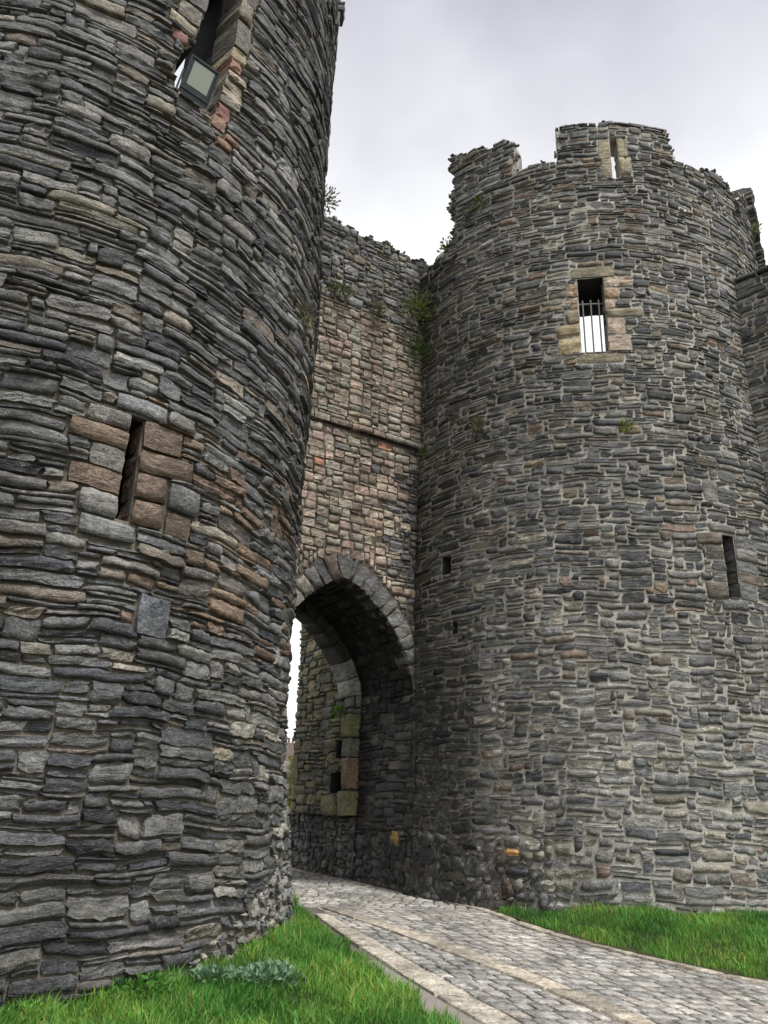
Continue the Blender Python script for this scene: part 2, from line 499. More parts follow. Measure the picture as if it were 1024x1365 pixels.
SLATE = [(0.096, 0.098, 0.101), (0.140, 0.141, 0.140), (0.185, 0.181, 0.172), (0.15, 0.130, 0.108), (0.215, 0.200, 0.165), (0.055, 0.058, 0.064)]
BROWN = [(0.125, 0.09, 0.068), (0.16, 0.118, 0.085), (0.20, 0.155, 0.108), (0.13, 0.12, 0.112)]

def zroad(y): return 0.03 * np.clip(np.asarray(y, float) - 7.5, 0, 14)

def arange(a, b, st): return list(np.linspace(a, b, max(2, int(abs(b - a) / st) + 1)))

# ================================================================== LEFT TOWER
CL, RL = (-5.265, 10.56), 4.03
ML = tower_map(CL, RL, 0.27, 0.4)
def uL(th): return -R_(th) * RL
LT = empty('round_tower', (CL[0], CL[1], 0), 'near round tower of dark slate rubble with brown-edged slit, filling left side', 'tower')
SLIT_L = (uL(140.5), uL(138.5), 4.25, 5.41)
def win_L(U, V):           # ragged robbed-out window high on the tower
    th = -np.degrees(U / RL)
    lo = np.interp(V, [9.9, 10.3, 10.8, 11.2, 11.8, 12.6, 13.2], [134.2, 133.2, 132.4, 131.8, 131.6, 131.6, 131.6])
    hi = np.interp(V, [9.9, 10.05, 10.5, 10.75, 10.9, 11.2, 11.8, 13.2], [137.0, 142.4, 142.6, 141.4, 140.0, 139.6, 138.6, 138.4])
    return (th > lo) & (th < hi) & (V > 9.98) & (V < 13.0)
TOPL = 17.6
def solidL(U, V):
    s = np.ones(U.shape, bool)
    s &= ~rects_block([SLIT_L])(U, V)
    s &= ~win_L(U, V)
    return s
core('wall_core', ML, arange(uL(232), uL(40), .14) + arange(uL(142.5), uL(131), .03) + list(SLIT_L[:2]),
     arange(-.4, TOPL, .16) + arange(9.9, 13.1, .04) + list(SLIT_L[2:]), solidL, -.012, -1.35, [M_MORTAR_L, M_INNER], LT, [SLIT_L + (.35,)])

def rear_shell(M, uf, parent, ztop, t0, t1, C, R):
    core('rear_core', M, arange(uf(t1), uf(t0), .4), arange(-.2, ztop, .5), lambda U, V: V > -1, 0, -1.2, [M_INNER, M_INNER], parent)
    V = [(C[0] + (R - 1.1) * math.cos(k * math.pi / 24), C[1] + (R - 1.1) * math.sin(k * math.pi / 24), z) for z in (ztop - .3, ztop - .05) for k in range(48)]
    F = [tuple(range(47, -1, -1)), tuple(range(48, 96))] + [(k, (k + 1) % 48, 48 + (k + 1) % 48, 48 + k) for k in range(48)]
    mesh_obj('floor_slab', V, F, M_INNER, parent)
rear_shell(ML, uL, LT, 9.0, 232, 400, CL, RL)
stL, resL = [], []
def addL(th1, th0, z0, z1, col, **k):
    r = (uL(th1), uL(th0), z0, z1)
    resL.append(r)
    a = dict(proud=(.035, .05), gap=.010, rnd=.1, rough=.004, ledge=.002, jit=.004, depth=.3)
    a.update(k)
    nm = a.pop('nm', 'quoin'); s = stone(r, ML, col, **a); s['name'] = nm; stL.append(s)
# slit: right-hand quoins, left-hand quoins, lintel, sill
for (w_, z0, z1, c) in ((6.6, 5.09, 5.41, BROWN[0]), (9.2, 4.83, 5.09, BROWN[1]), (5.2, 4.52, 4.83, BROWN[0]), (5.0, 4.22, 4.52, BROWN[0])):
    addL(138.55, 138.5 - w_, z0, z1, np.array(c) * rng.uniform(.85, 1.1))
addL(133.2, 128.8, 4.2, 4.47, np.array(BROWN[1]) * .8); addL(133.2, 127.5, 4.49, 4.80, SLATE[1])
for (w_, z0, z1, c) in ((6.5, 5.2, 5.41, BROWN[3]), (8.5, 4.98, 5.2, BROWN[1]), (5.2, 4.72, 4.98, BROWN[3]), (7.5, 4.48, 4.72, BROWN[0]), (5.5, 4.22, 4.48, SLATE[2])):
    addL(140.5 + w_, 140.45, z0, z1, np.array(c) * rng.uniform(.85, 1.1))
addL(143.2, 135.0, 5.42, 5.62, (0.15, 0.155, 0.16), proud=(.05, .06))
addL(145.5, 137.4, 3.99, 4.21, (0.13, 0.135, 0.13))
addL(135.6, 130.3, 3.12, 3.55, (0.13, 0.14, 0.155), nm='stone', rough=.003)      # big square block
# window jambs: right side dressed stones (buff, red), left side red nosing
SANDS = [(0.38, 0.32, 0.21), (0.28, 0.15, 0.12), (0.32, 0.275, 0.21), (0.24, 0.22, 0.19), (0.28, 0.25, 0.19), (0.25, 0.125, 0.105), (0.27, 0.17, 0.125)]
zz = 10.06
for i, (h, w_, ci, t0) in enumerate(((.26, 4.0, 5, 133.2), (.16, 6.2, 3, 132.8), (.17, 6.6, 2, 132.5), (.15, 6.0, 4, 132.3), (.18, 6.8, 2, 132.1), (.2, 4.2, 1, 131.9), (.22, 5.0, 0, 131.7), (.5, 5.4, 3, 131.6), (.4, 5.0, 2, 131.6), (.45, 6, 3, 131.6))):
    c = np.array(SANDS[ci]) * rng.uniform(.85, 1.05)
    if i >= 7: c = c * .6
    addL(t0 + .6, t0 - w_ * .62, zz, zz + h, c, proud=(.0, .05), rough=.012, jit=.010, rnd=.12, depth=.5, cleft=.02)
    zz += h
addL(134.6, 131.4, 9.8, 10.04, SANDS[6], proud=(.03, .05), rough=.01, rnd=.12, cleft=.015)
addL(133.2, 129.4, 9.56, 9.72, np.array(SANDS[6]) * .75, rough=.008, cleft=.015)
addL(131.6, 128.2, 9.72, 9.84, np.array(SANDS[6]) * .9, rough=.008, cleft=.015)
addL(144.6, 141.2, 10.78, 10.98, SANDS[5], proud=(.01, .04), rough=.01, rnd=.2, depth=.3, cleft=.015)
addL(145.5, 139.6, 11.0, 11.2, SANDS[4], proud=(.02, .05), rough=.01, rnd=.12, cleft=.015, depth=.3)
addL(144.0, 139.4, 11.22, 11.5, SANDS[3], proud=(.02, .05), rough=.01, rnd=.12, cleft=.015, depth=.3)
for k in range(5): addL(143 + rng.uniform(0, 2), 138.9 - .12 * k, 11.52 + .27 * k, 11.77 + .27 * k, np.array(SLATE[2]), rough=.01, rnd=.12, cleft=.015, depth=.3)

rubL = (uL(128), uL(78), 0.0, 0.98)
def blockL(U, V):
    th = -np.degrees(U / RL)
    rub = V < np.interp(th, [85, 100, 108, 128], [1.0, 0.95, 0.75, 0.0])
    return rects_block(resL)(U, V) | win_L(U, V) | rects_block([SLIT_L])(U, V) | rub
for r in pack(uL(204), uL(76), -.25, TOPL, .064, .035, blockL, hp=(.46, .42, .12), lens=((.2, .85), (.26, .95), (.24, .75))):
    u, v = (r[0] + r[1]) / 2, (r[2] + r[3]) / 2
    th = -math.degrees(u / RL)
    n = math.sin(1.3 * u + .9 * v) + math.sin(.7 * u - 1.7 * v + 1)
    wts = [3.8 + n, 3.8, 1.9 - .5 * n, .7 + .3 * n, .35, 1.6]
    if 3.2 < v < 5.7 and 90 < th < 138.5:
        c = pick(BROWN, [2, 2.4, 1.2, 3]) if rng.random() < .38 else pick(SLATE, wts)
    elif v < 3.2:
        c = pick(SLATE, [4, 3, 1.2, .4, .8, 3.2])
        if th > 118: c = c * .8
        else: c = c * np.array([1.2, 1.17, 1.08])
    elif th < 110 and v < 9:
        c = pick(SLATE, [3, 3.4, 1.6, 2.6, .4, 1])
    else:
        c = pick(SLATE, wts)
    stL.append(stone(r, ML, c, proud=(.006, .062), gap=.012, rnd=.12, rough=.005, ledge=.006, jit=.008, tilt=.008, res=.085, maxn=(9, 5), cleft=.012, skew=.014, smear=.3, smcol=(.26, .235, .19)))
# rubble footing, small rounded stones in lime mortar
def blockLr(U, V):
    th = -np.degrees(U / RL)
    return ~(V < np.interp(th, [85, 100, 108, 128], [1.0, 0.95, 0.75, 0.0]))
for r in pack(uL(128), uL(78), -.2, 1.04, .062, .03, blockLr, hp=(.35, .45, .2), lens=((.07, .2), (.08, .26), (.12, .3))):
    c = pick(SLATE, [2, 3, 3, .6, 2, .6]) * 1.15
    stL.append(stone(r, ML, c, proud=(.008, .05), gap=.028, rnd=.75, rough=.008, ledge=.004, jit=.013, res=.07, maxn=(6, 5), sag=.012))
# projecting block near the top of the silhouette, and broken cap stones
r = (uL(88), uL(82.6), 15.55, 16.15)
stL.append(stone((r[0], r[1], 15.95, 16.2), ML, SLATE[1], proud=(.16, .19), rnd=.1, depth=.2))
stL.append(stone((r[0], r[1], 15.55, 15.93), ML, SLATE[2], proud=(.08, .12), rnd=.1, depth=.2))
emit(stL, LT, M_SLATE)

# ================================================================== RIGHT TOWER
CRT, RR = (4.698, 17.53), 4.54
MR = tower_map(CRT, RR, 0.08, 2.1, .9)
def uR(th): return -R_(th) * RR
RT = empty('round_tower', (CRT[0], CRT[1], 0.2), 'far round tower with broken battlements and a barred window, right of the gate', 'tower')
WIN_R = (uR(192.4), uR(186.1), 10.0, 11.72)
SLIT_R = (uR(163.4), uR(160.4), 5.23, 6.37)
SLIT_T = (uR(181.2), uR(179.3), 14.26, 15.36)
HOLE_R = (uR(219.5), uR(217.2), 14.2, 14.52)
NOTCH_R = (uR(230.6), uR(227.8), 5.9, 6.25)
SMALL_R = (uR(227.5), uR(225.9), 4.72, 4.95)
def top_R(th):
    t = np.interp(th, [100, 117, 117.2, 122, 128, 133.4, 133.8, 139, 139.4, 142.5, 148.5, 152.8, 153.2, 156, 162.4, 163.2, 164.4, 164.6, 195.4, 195.6, 207.0, 207.2, 218, 228.0, 228.2, 241, 260],
                  [14.8, 14.8, 16.15, 16.0, 15.55, 15.2, 14.85, 14.9, 15.05, 15.2, 15.25, 15.12, 14.92, 14.93, 15.0, 15.1, 15.3, 15.74, 15.74, 14.86, 14.9, 15.78, 15.95, 16.2, 13.55, 13.35, 13.2])
    return t
def jag(u): return .035 * np.sin(9 * u) + .03 * np.sin(23 * u + 1)
def open_R(U, V): return rects_block([WIN_R, SLIT_R, SLIT_T, NOTCH_R, SMALL_R])(U, V)
WALK = 13.7
core('wall_core', MR, arange(uR(252), uR(100), .14) + [x for q in (WIN_R, SLIT_R, NOTCH_R, SMALL_R) for x in q[:2]],
     arange(-.2, WALK, .16) + [x for q in (WIN_R, SLIT_R, NOTCH_R, SMALL_R) for x in q[2:]],
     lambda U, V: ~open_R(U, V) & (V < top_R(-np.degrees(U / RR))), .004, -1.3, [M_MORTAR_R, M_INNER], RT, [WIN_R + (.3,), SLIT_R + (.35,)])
core('parapet_core', MR, arange(uR(229), uR(100), .09) + list(SLIT_T[:2]) + [uR(x) for x in (117.1, 133.6, 139.2, 164.5, 195.5, 207.1, 228.5)],
     arange(WALK - .05, 16.3, .08) + list(SLIT_T[2:]),
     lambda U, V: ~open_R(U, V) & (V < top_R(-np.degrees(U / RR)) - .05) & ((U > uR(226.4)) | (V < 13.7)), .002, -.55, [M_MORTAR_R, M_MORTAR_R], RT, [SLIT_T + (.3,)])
rear_shell(MR, uR, RT, 9.3, 252, 460, CRT, RR)
stR, resR = [], []
def addR(th1, th0, z0, z1, col, **k):
    r = (uR(th1), uR(th0), z0, z1)
    resR.append(r)
    a = dict(proud=(.018, .035), gap=.012, rnd=.1, rough=.005, ledge=.003, jit=.006, depth=.25)
    a.update(k)
    nm = a.pop('nm', 'quoin'); s = stone(r, MR, col, **a); s['name'] = nm; stR.append(s)
BUFF = [(0.33, 0.27, 0.17), (0.38, 0.26, 0.17), (0.30, 0.25, 0.15), (0.37, 0.29, 0.23), (0.25, 0.22, 0.15)]
# window surround: left then right, bottom to top; lintel and sill
for (w_, z0, z1, c) in ((5.6, 10.0, 10.36, 2), (6.0, 10.37, 10.64, 0), (3.4, 10.65, 10.98, 4), (2.2, 10.99, 11.12, 1), (3.4, 11.13, 11.3, 3), (3.0, 11.31, 11.6, 1)):
    addR(192.4 + w_, 192.4, z0, z1, np.array(BUFF[c]) * rng.uniform(.8, 1.0), rough=.009)
for (w_, z0, z1, c) in ((5.6, 10.0, 10.38, 3), (4.6, 10.39, 10.78, 3), (9.5, 10.79, 10.98, 4), (2.6, 10.99, 11.2, 3), (3.6, 11.21, 11.48, 1), (7.4, 11.49, 11.72, 3)):
    addR(186.1, 186.1 - w_, z0, z1, np.array(BUFF[c]) * rng.uniform(.8, 1.0), rough=.009)
addR(194.0, 183.0, 11.73, 11.96, np.array(BUFF[4]) * .9); addR(193.6, 182.5, 9.76, 9.98, np.array(BUFF[4]) * .8)
# slit quoins
for k, (z0, z1) in enumerate(((5.2, 5.5), (5.51, 5.7), (5.71, 5.9), (5.91, 6.15), (6.16, 6.38))):
    addR(160.4, 160.4 - (5.2, 7.5, 6.0, 6.6, 6.8)[k], z0, z1, np.array(SLATE[(1, 3, 1, 2, 1)[k]]) * .95)
    addR(163.4 + (5.5, 3.6, 3.2, 4.4, 6.5)[k], 163.4, z0, z1, np.array(SLATE[(3, 2, 1, 3, 3)[k]]) * .95)
addR(166.5, 159.5, 6.4, 6.58, SLATE[2]); addR(165.5, 158.5, 5.02, 5.2, SLATE[1])
addR(166.8, 163.0, 7.0, 7.42, (0.21, 0.2, 0.185), nm='stone')                       # pale square block
for (a, b, z0, z1) in ((184.0, 181.2, 14.3, 14.75), (184.6, 181.2, 14.76, 15.3), (179.3, 176.0, 14.3, 14.8), (179.3, 176.6, 14.81, 15.32)):
    addR(a, b, z0, z1, np.array(BUFF[4]) * .95, rough=.01)
# pale and ochre stones low by the road
addR(214.6, 210.8, .98, 1.12, (0.42, 0.24, 0.09), proud=(.05, .06), rnd=.7, sag=.02, nm='stone')
addR(210.0, 206.5, 1.12, 1.32, (0.36, 0.34, 0.29), proud=(.04, .05), rnd=.6, nm='stone')
def blockR(U, V):
    th = -np.degrees(U / RR)
    th = th + np.where(V > 13.6, .9 * np.sin(5 * V) + .8 * np.sin(17 * V), 0)
    return rects_block(resR + [WIN_R, SLIT_R, SLIT_T, NOTCH_R, SMALL_R])(U, V) | (V > top_R(th) + jag(U)) 
def colR(u, v):
    th = -math.degrees(u / RR)
    n = math.sin(1.1 * u + .8 * v) + math.sin(.6 * u - 1.5 * v + 2)
    if v < 4.75:
        c = pick(SLATE, [1.8, 3.4, 3.2, .5, 1.6, .6]) * 1.1
    else:
        c = pick(SLATE, [3.6 + n, 3.8, 1.8, 1.2 - .3 * n, .6, 1.7]) * .9
    if v > 4.75 and rng.random() < .035: c = pick(BROWN, [1, 1, 1, .5])
    if rng.random() < .012: c = np.array([.17, .125, .1]) * rng.uniform(.8, 1.2)
    darkened = np.clip((th + 2.2 * math.sin(2.1 * v) - 217) / 6, 0, 1) * np.clip((5.6 - v) / 1.6, 0, 1)  # stones get darker beside the passage, near the road and at the gate corner
    darkened = max(darkened, np.clip((th - 205) / 10, 0, 1) * np.clip((1.5 - v) / .8, 0, 1) * .8)
    darkened = max(darkened, np.clip((th - 232) / 5, 0, 1) * .55)
    return c * (1 - .55 * darkened)
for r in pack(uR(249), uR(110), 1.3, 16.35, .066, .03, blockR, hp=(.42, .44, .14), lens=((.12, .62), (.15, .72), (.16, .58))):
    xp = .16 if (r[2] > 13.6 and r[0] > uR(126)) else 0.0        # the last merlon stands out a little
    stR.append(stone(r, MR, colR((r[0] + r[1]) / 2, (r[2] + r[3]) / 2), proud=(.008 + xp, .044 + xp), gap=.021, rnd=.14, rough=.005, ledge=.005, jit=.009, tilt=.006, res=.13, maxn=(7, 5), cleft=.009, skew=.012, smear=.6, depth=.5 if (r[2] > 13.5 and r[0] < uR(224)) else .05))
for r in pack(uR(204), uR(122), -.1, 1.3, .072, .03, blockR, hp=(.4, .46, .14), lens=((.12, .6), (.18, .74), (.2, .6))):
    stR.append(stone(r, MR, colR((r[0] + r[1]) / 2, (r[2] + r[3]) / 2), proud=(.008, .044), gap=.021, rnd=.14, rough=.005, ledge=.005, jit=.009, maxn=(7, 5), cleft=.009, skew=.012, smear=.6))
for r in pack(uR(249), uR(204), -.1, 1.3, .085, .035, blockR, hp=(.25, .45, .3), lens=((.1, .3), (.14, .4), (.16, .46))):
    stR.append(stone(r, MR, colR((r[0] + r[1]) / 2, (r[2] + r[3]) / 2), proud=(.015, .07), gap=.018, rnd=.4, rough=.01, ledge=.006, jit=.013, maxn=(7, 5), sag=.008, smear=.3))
# thin cap slabs on the merlons
for (a, b) in ((164.3, 195.7), (207.0, 228.7), (117.4, 133.5)):
    t = a
    while t < b - 1:
        w_ = min(rng.uniform(2.5, 6.5), b - t)
        z = float(top_R(np.array(t + w_ / 2)))
        if rng.random() < .6:
            s = stone((uR(t + w_), uR(t), z - .03, z + rng.uniform(.03, .09)), MR, pick(SLATE, [3, 3, 1, 0, 0, 1]), proud=(.0, .035), depth=.45, gap=.01, rnd=.1)
            s['name'] = 'cap_stone'; stR.append(s)
        t += w_
emit(stR, RT, M_SLATE2)

# iron grille of the barred window: bars are sub-parts of the grille
def tube(p0, p1, r, n=8):
    p0, p1 = Vector(p0), Vector(p1); d = (p1 - p0).normalized()
    a = d.orthogonal().normalized(); b = d.cross(a)
    V, F = [], []
    for p in (p0, p1):
        for k in range(n):
            t = 2 * math.pi * k / n; V.append(tuple(p + a * (r * math.cos(t)) + b * (r * math.sin(t))))
    for k in range(n): F.append((k, (k + 1) % n, n + (k + 1) % n, n + k))
    F.append(tuple(range(n))[::-1]); F.append(tuple(range(n, 2 * n)))
    return V, F
def merge(parts):
    V, F = [], []
    for v, f in parts:
        n = len(V); V += [tuple(x) for x in v]; F += [tuple(i + n for i in q) for q in f]
    return V, F
M_IRON = plain('weathered_iron', (0.16, 0.15, 0.15), 0.6, 0.5)
def mrp(th, z, d): return tuple(MR(np.array(uR(th)), np.array(z), np.array(d)))
for z in (11.18, 10.06):
    v, f = tube(mrp(193.2, z, -.1), mrp(185.3, z, -.1), .016)
    mesh_obj('window_crossbar', v, f, M_IRON, RT)
for th in (191.4, 189.4, 187.4):
    v, f = tube(mrp(th, 10.02, -.1), mrp(th, 11.26, -.1), .017)
    mesh_obj('window_bar', v, f, M_IRON, RT)

# ================================================================== GATE WALL
PR = np.array([0.711, 15.3636]); TW = np.array([0.84989, 0.52696]); NW = np.array([TW[1], -TW[0]])
GW = empty('gate_wall', (PR[0] - 1.6 * TW[0], PR[1] - 1.6 * TW[1], 0.25), 'warm sandstone wall over the dark pointed archway between the towers', 'gate')
MG = plane_map(PR, TW, .7, .25)
AX = [0, .25, .5, .75, .95, 1.15, 1.32, 1.45, 1.55, 1.62, 1.65]
AZ = [5.76, 5.66, 5.49, 5.29, 5.09, 4.85, 4.6, 4.36, 4.10, 3.75, 3.35]
ACX = -1.65
def archz(u, inset=0.0):
    x = np.abs(np.asarray(u, float) - ACX)
    return np.where(x > 1.65 - inset, 0.0, np.interp(x + inset * .9, AX, AZ) - inset * .35)
UA, UB = -4.6, .3
def solidG(U, V):
    x = np.abs(U - ACX)
    return (V > np.interp(x, AX, AZ)) | (x > 1.65)
gub = arange(UA, UB, .06)
# arched body, built as columns whose foot follows the arch
def arch_body(name, d0, d1, ztop, inset, mats, parent):
    us = np.array(sorted(set(np.round(arange(UA, UB, .1) + [ACX - 1.65 + inset, ACX + 1.65 - inset] + list(ACX + (1.65 - inset) * np.cos(np.linspace(0, math.pi, 33))), 4))))
    V, F, MI = [], [], []
    for i in range(len(us) - 1):
        a, b = us[i] + 1e-5, us[i + 1] - 1e-5
        za, zb = float(archz(a, inset)), float(archz(b, inset))
        if za == 0 or zb == 0:
            if inset and a > ACX: continue
            za = zb = -.1
        n = len(V)
        for d in (d0, d1):
            for (u, z) in ((a, za), (b, zb), (b, ztop), (a, ztop)):
                q = PR + u * TW + d * NW; V.append((q[0], q[1], z))
        F += [(n, n + 1, n + 2, n + 3), (n + 7, n + 6, n + 5, n + 4), (n, n + 4, n + 5, n + 1), (n + 3, n + 2, n + 6, n + 7)]
        MI += [0, 1, 1, 1]
        if i > 0 and abs(us[i] - (ACX - 1.65 + inset)) < .002: F.append((n, n + 3, n + 7, n + 4)); MI.append(1); 
        if abs(us[i + 1] - (ACX - 1.65 + inset)) < .002 or abs(us[i + 1] - (ACX + 1.65 - inset)) < .002: F.append((n + 1, n + 5, n + 6, n + 2)); MI.append(1)
        if abs(us[i] - (ACX + 1.65 - inset)) < .002: F.append((n, n + 3, n + 7, n + 4)); MI.append(1)
    return mesh_obj(name, V, F, mats, parent, matidx=MI)
M_MORTAR_S = rough_material('mortar_sand', (0.13, 0.11, 0.09), (0.07, 0.06, 0.05), 6, 0.8, 0.02, c3=(0.25, 0.21, 0.16), c3amt=0.6)
arch_body('wall_core', -.006, -1.9, 8.86, 0.0, [M_MORTAR_S, M_INNER], GW)
arch_body('rear_arch_core', -1.905, -2.45, 9.5, 0.2, [M_INNER, M_INNER], GW)
core('upper_core', MG, arange(UA, UB, .3), [8.865, 9.5, 10, 10.5, 11, 11.5, 12.0], lambda U, V: np.ones(U.shape, bool), .06, -1.6, [M_MORTAR_S, M_INNER], GW)
def top_G(u): return 13.93 + .05 * np.sin(5 * u) + .05 * np.sin(13 * u + 1) + .12 * np.clip(-u - 2.1, 0, 1)
core('parapet_core', MG, arange(UA, UB, .12), arange(12.0, 14.1, .07), lambda U, V: V < top_G(U) - .06, -.07, -.7, [M_MORTAR_L, M_INNER], GW)

SAND = [(0.285, 0.24, 0.19), (0.32, 0.275, 0.22), (0.25, 0.21, 0.17), (0.29, 0.22, 0.178), (0.26, 0.245, 0.205), (0.175, 0.155, 0.13)]
stG = []
# voussoirs of the front arch
def arch_pt(s):            # s = 0 .. 1 right springing to left springing
    xs = np.concatenate([np.array(AX)[::-1], -np.array(AX)[1:]]); zs = np.concatenate([np.array(AZ)[::-1], np.array(AZ)[1:]])
    ln = np.concatenate([[0], np.cumsum(np.hypot(np.diff(xs), np.diff(zs)))])
    x = np.interp(s * ln[-1], ln, xs); z = np.interp(s * ln[-1], ln, zs)
    e = 1e-3
    x2 = np.interp((s + e) * ln[-1], ln, xs) - np.interp((s - e) * ln[-1], ln, xs); z2 = np.interp((s + e) * ln[-1], ln, zs) - np.interp((s - e) * ln[-1], ln, zs)
    nrm = np.array([z2, -x2]) / math.hypot(x2, z2)
    return np.array([ACX + x, z]), nrm, ln[-1]
total = arch_pt(.5)[2]
s = 0.02
voul = []
while s < .985:
    w_ = rng.uniform(.2, .3) / total
    if .45 < s < .5: w_ = .12 / total
    s1 = min(s + w_, .99)
    a, na, _ = arch_pt(s); b, nb, _ = arch_pt(s1)
    hgt = rng.uniform(.34, .42) * (1.15 if .44 < s < .56 else 1)
    if w_ * total < .13: hgt = .52
    # quad: intrados a,b ; extrados. u increases rightwards so a (right) has the larger u
    q = [b, a, a + na * hgt, b + nb * hgt]
    q = [b - nb * .02, a - na * .02, a + na * hgt, b + nb * hgt]
    c = pick([(0.15, 0.14, 0.125), (0.11, 0.11, 0.112), (0.18, 0.165, 0.14), (0.14, 0.11, 0.09)], [3, 3, 2, 2 if s > .55 else .6])
    if s < .3: c = pick([(0.17, 0.167, 0.16), (0.2, 0.195, 0.18)], [1, 1])
    st = stone((0, w_ * total, 0, hgt), MG, c, corners=q, proud=(.01, .05), gap=.014, depth=.35, rnd=.2, rough=.008, ledge=.006, jit=.012, cleft=.012)
    st['name'] = 'voussoir'; st['mat'] = M_SLATE2
    stG.append(st); voul.append((min(a[0], b[0]), max(a[0], b[0]), hgt))
    s = s1
def above_arch(U, V):
    x = np.abs(U - ACX)
    z = np.interp(np.maximum(x - .33, 0), AX, AZ) + .40 * np.clip(1.2 - x / 2.2, .3, 1)
    return V < z
def slate_strip(U, V):
    e = -.45 - .12 * np.sign(np.sin(5.2 * V)) - .12 * np.sin(2.1 * V)
    n = np.sin(31.7 * np.floor(U / .25) + 17.3 * np.floor(V / .17))
    return (U > e + np.where(n > .55, -.4, np.where(n < -.7, .25, 0))) & (V < 8.2 + .3 * n)
def blockSand(U, V): return above_arch(U, V) | slate_strip(U, V)
for r in pack(-3.7, .1, 4.3, 8.80, .092, .04, blockSand, hp=(.2, .8), lens=((.16, .36), (.18, .38))):
    u, v = (r[0] + r[1]) / 2, (r[2] + r[3]) / 2
    c = pick(SAND, [3, 2.5, 2, 2.6, 1, .7])
    if v > 7.9: c = pick(SAND + [(.3, .15, .1), (.14, .135, .125)], [2, 1.5, 2, 2, 1, 2, .6, 1.2])
    stG.append(dict(stone(r, MG, c, proud=(.012, .035), gap=.014, rnd=.1, rough=.007, ledge=.004, jit=.006, cleft=.01), mat=M_SAND, name='sandstone_block'))
def blockStrip(U, V): return above_arch(U, V) | ~slate_strip(U, V)
for r in pack(-.9, .1, 4.3, 8.80, .075, .035, blockStrip, lens=((.1, .35), (.14, .42), (.16, .4))):
    stG.append(dict(stone(r, MG, pick(SLATE, [3, 3, 1, .5, .3, 1]), proud=(.008, .03), gap=.018, rnd=.35), mat=M_SLATE2))
# string course and the upper sandstone face above it (slightly proud)
def MG2(u, v, d): return MG(u, v, np.asarray(d) + .06)
u = -3.7
while u < .1:
    w_ = rng.uniform(.3, .6)
    st = stone((u, u + w_, 8.86, 9.0), MG2, pick(SAND, [3, 2, 2, 1, 2, 1]), proud=(.03, .045), depth=.12, gap=.006, rnd=.06, rough=.003, ledge=.002, jit=.002)
    st['name'] = 'string_course_stone'; st['mat'] = M_SAND; stG.append(st); u += w_
for r in pack(-3.7, .1, 9.0, 11.75, .088, .04, None, hp=(.4, .6), lens=((.16, .36), (.18, .38))):
    v = (r[2] + r[3]) / 2
    c = pick(SAND, [2.4, 2.2, 2, 1.2, 2.6, 1.2])
    if v > 11.2: c = c * rng.uniform(.55, .9)
    stG.append(dict(stone(r, MG2, c, proud=(.012, .034), gap=.014, rnd=.1, rough=.007, ledge=.004, jit=.006, cleft=.01), mat=M_SAND, name='sandstone_block'))
def MG3(u, v, d): return MG(u, v, np.asarray(d) - .07)
for r in pack(-3.7, .1, 11.75, 14.2, .075, .035, lambda U, V: V > top_G(U), lens=((.1, .4), (.14, .5), (.16, .45))):
    v = (r[2] + r[3]) / 2
    stG.append(dict(stone(r, MG3 if v > 12 else MG2, pick(SLATE, [3, 3.4, 2, .6, .6, 1.2]), proud=(.01, .05), gap=.018, rnd=.35, rough=.009, ledge=.008), mat=M_SLATE2))
# vault soffit, rear arch face and its dressed chamfer stones
def soffit_map(inset, dfront):
    S = np.linspace(0, 1, 101)
    pts = np.array([arch_pt(min(max(x, .002), .998))[0] for x in S]); nr = np.array([arch_pt(min(max(x, .002), .998))[1] for x in S])
    pts = pts - nr * inset
    ln = np.concatenate([[0], np.cumsum(np.hypot(*np.diff(pts, axis=0).T))])
    def f(u, v, d):            # u: depth into the passage (negative = in), v: along the arch from the right springing, d: proud of the soffit
        u = np.asarray(u, float); v = np.asarray(v, float); d = np.asarray(d, float)
        x = np.interp(v, ln, pts[:, 0]) - d * np.interp(v, ln, nr[:, 0]); z = np.interp(v, ln, pts[:, 1]) - d * np.interp(v, ln, nr[:, 1])
        q = PR[None] + x.reshape(-1, 1) * TW + (dfront + u).reshape(-1, 1) * NW
        return np.concatenate([q, z.reshape(-1, 1)], 1).reshape(u.shape + (3,))
    return f, ln[-1]
MS, lnS = soffit_map(0, 0)
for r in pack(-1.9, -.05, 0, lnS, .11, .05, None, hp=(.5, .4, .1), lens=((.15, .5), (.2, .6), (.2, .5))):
    stG.append(dict(stone(r, MS, pick(SLATE, [3, 3, 1, .5, .2, 2]) * .15, proud=(.01, .04), gap=.016, rough=.01), mat=M_DARK))  # slate turned near-black: shade under the vault put into the stone colour
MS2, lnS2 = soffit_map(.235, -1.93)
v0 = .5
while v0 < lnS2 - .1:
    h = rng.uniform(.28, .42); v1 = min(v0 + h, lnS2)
    st = stone((-.5, .05, v0, v1), MS2, pick([(.3, .295, .27), (.25, .25, .235)], [1, 1]) * (1 if v0 < 1.0 else .12), proud=(.03, .04), gap=.008, rough=.003, ledge=.002, rnd=.06, jit=.003, depth=.25)  # pale near the springing; vault shade put into the colour of the rest
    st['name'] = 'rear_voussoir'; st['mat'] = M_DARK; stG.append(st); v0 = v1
emit(stG, GW, M_SAND, 'stone', 320, 'masonry', occl=-6.6)

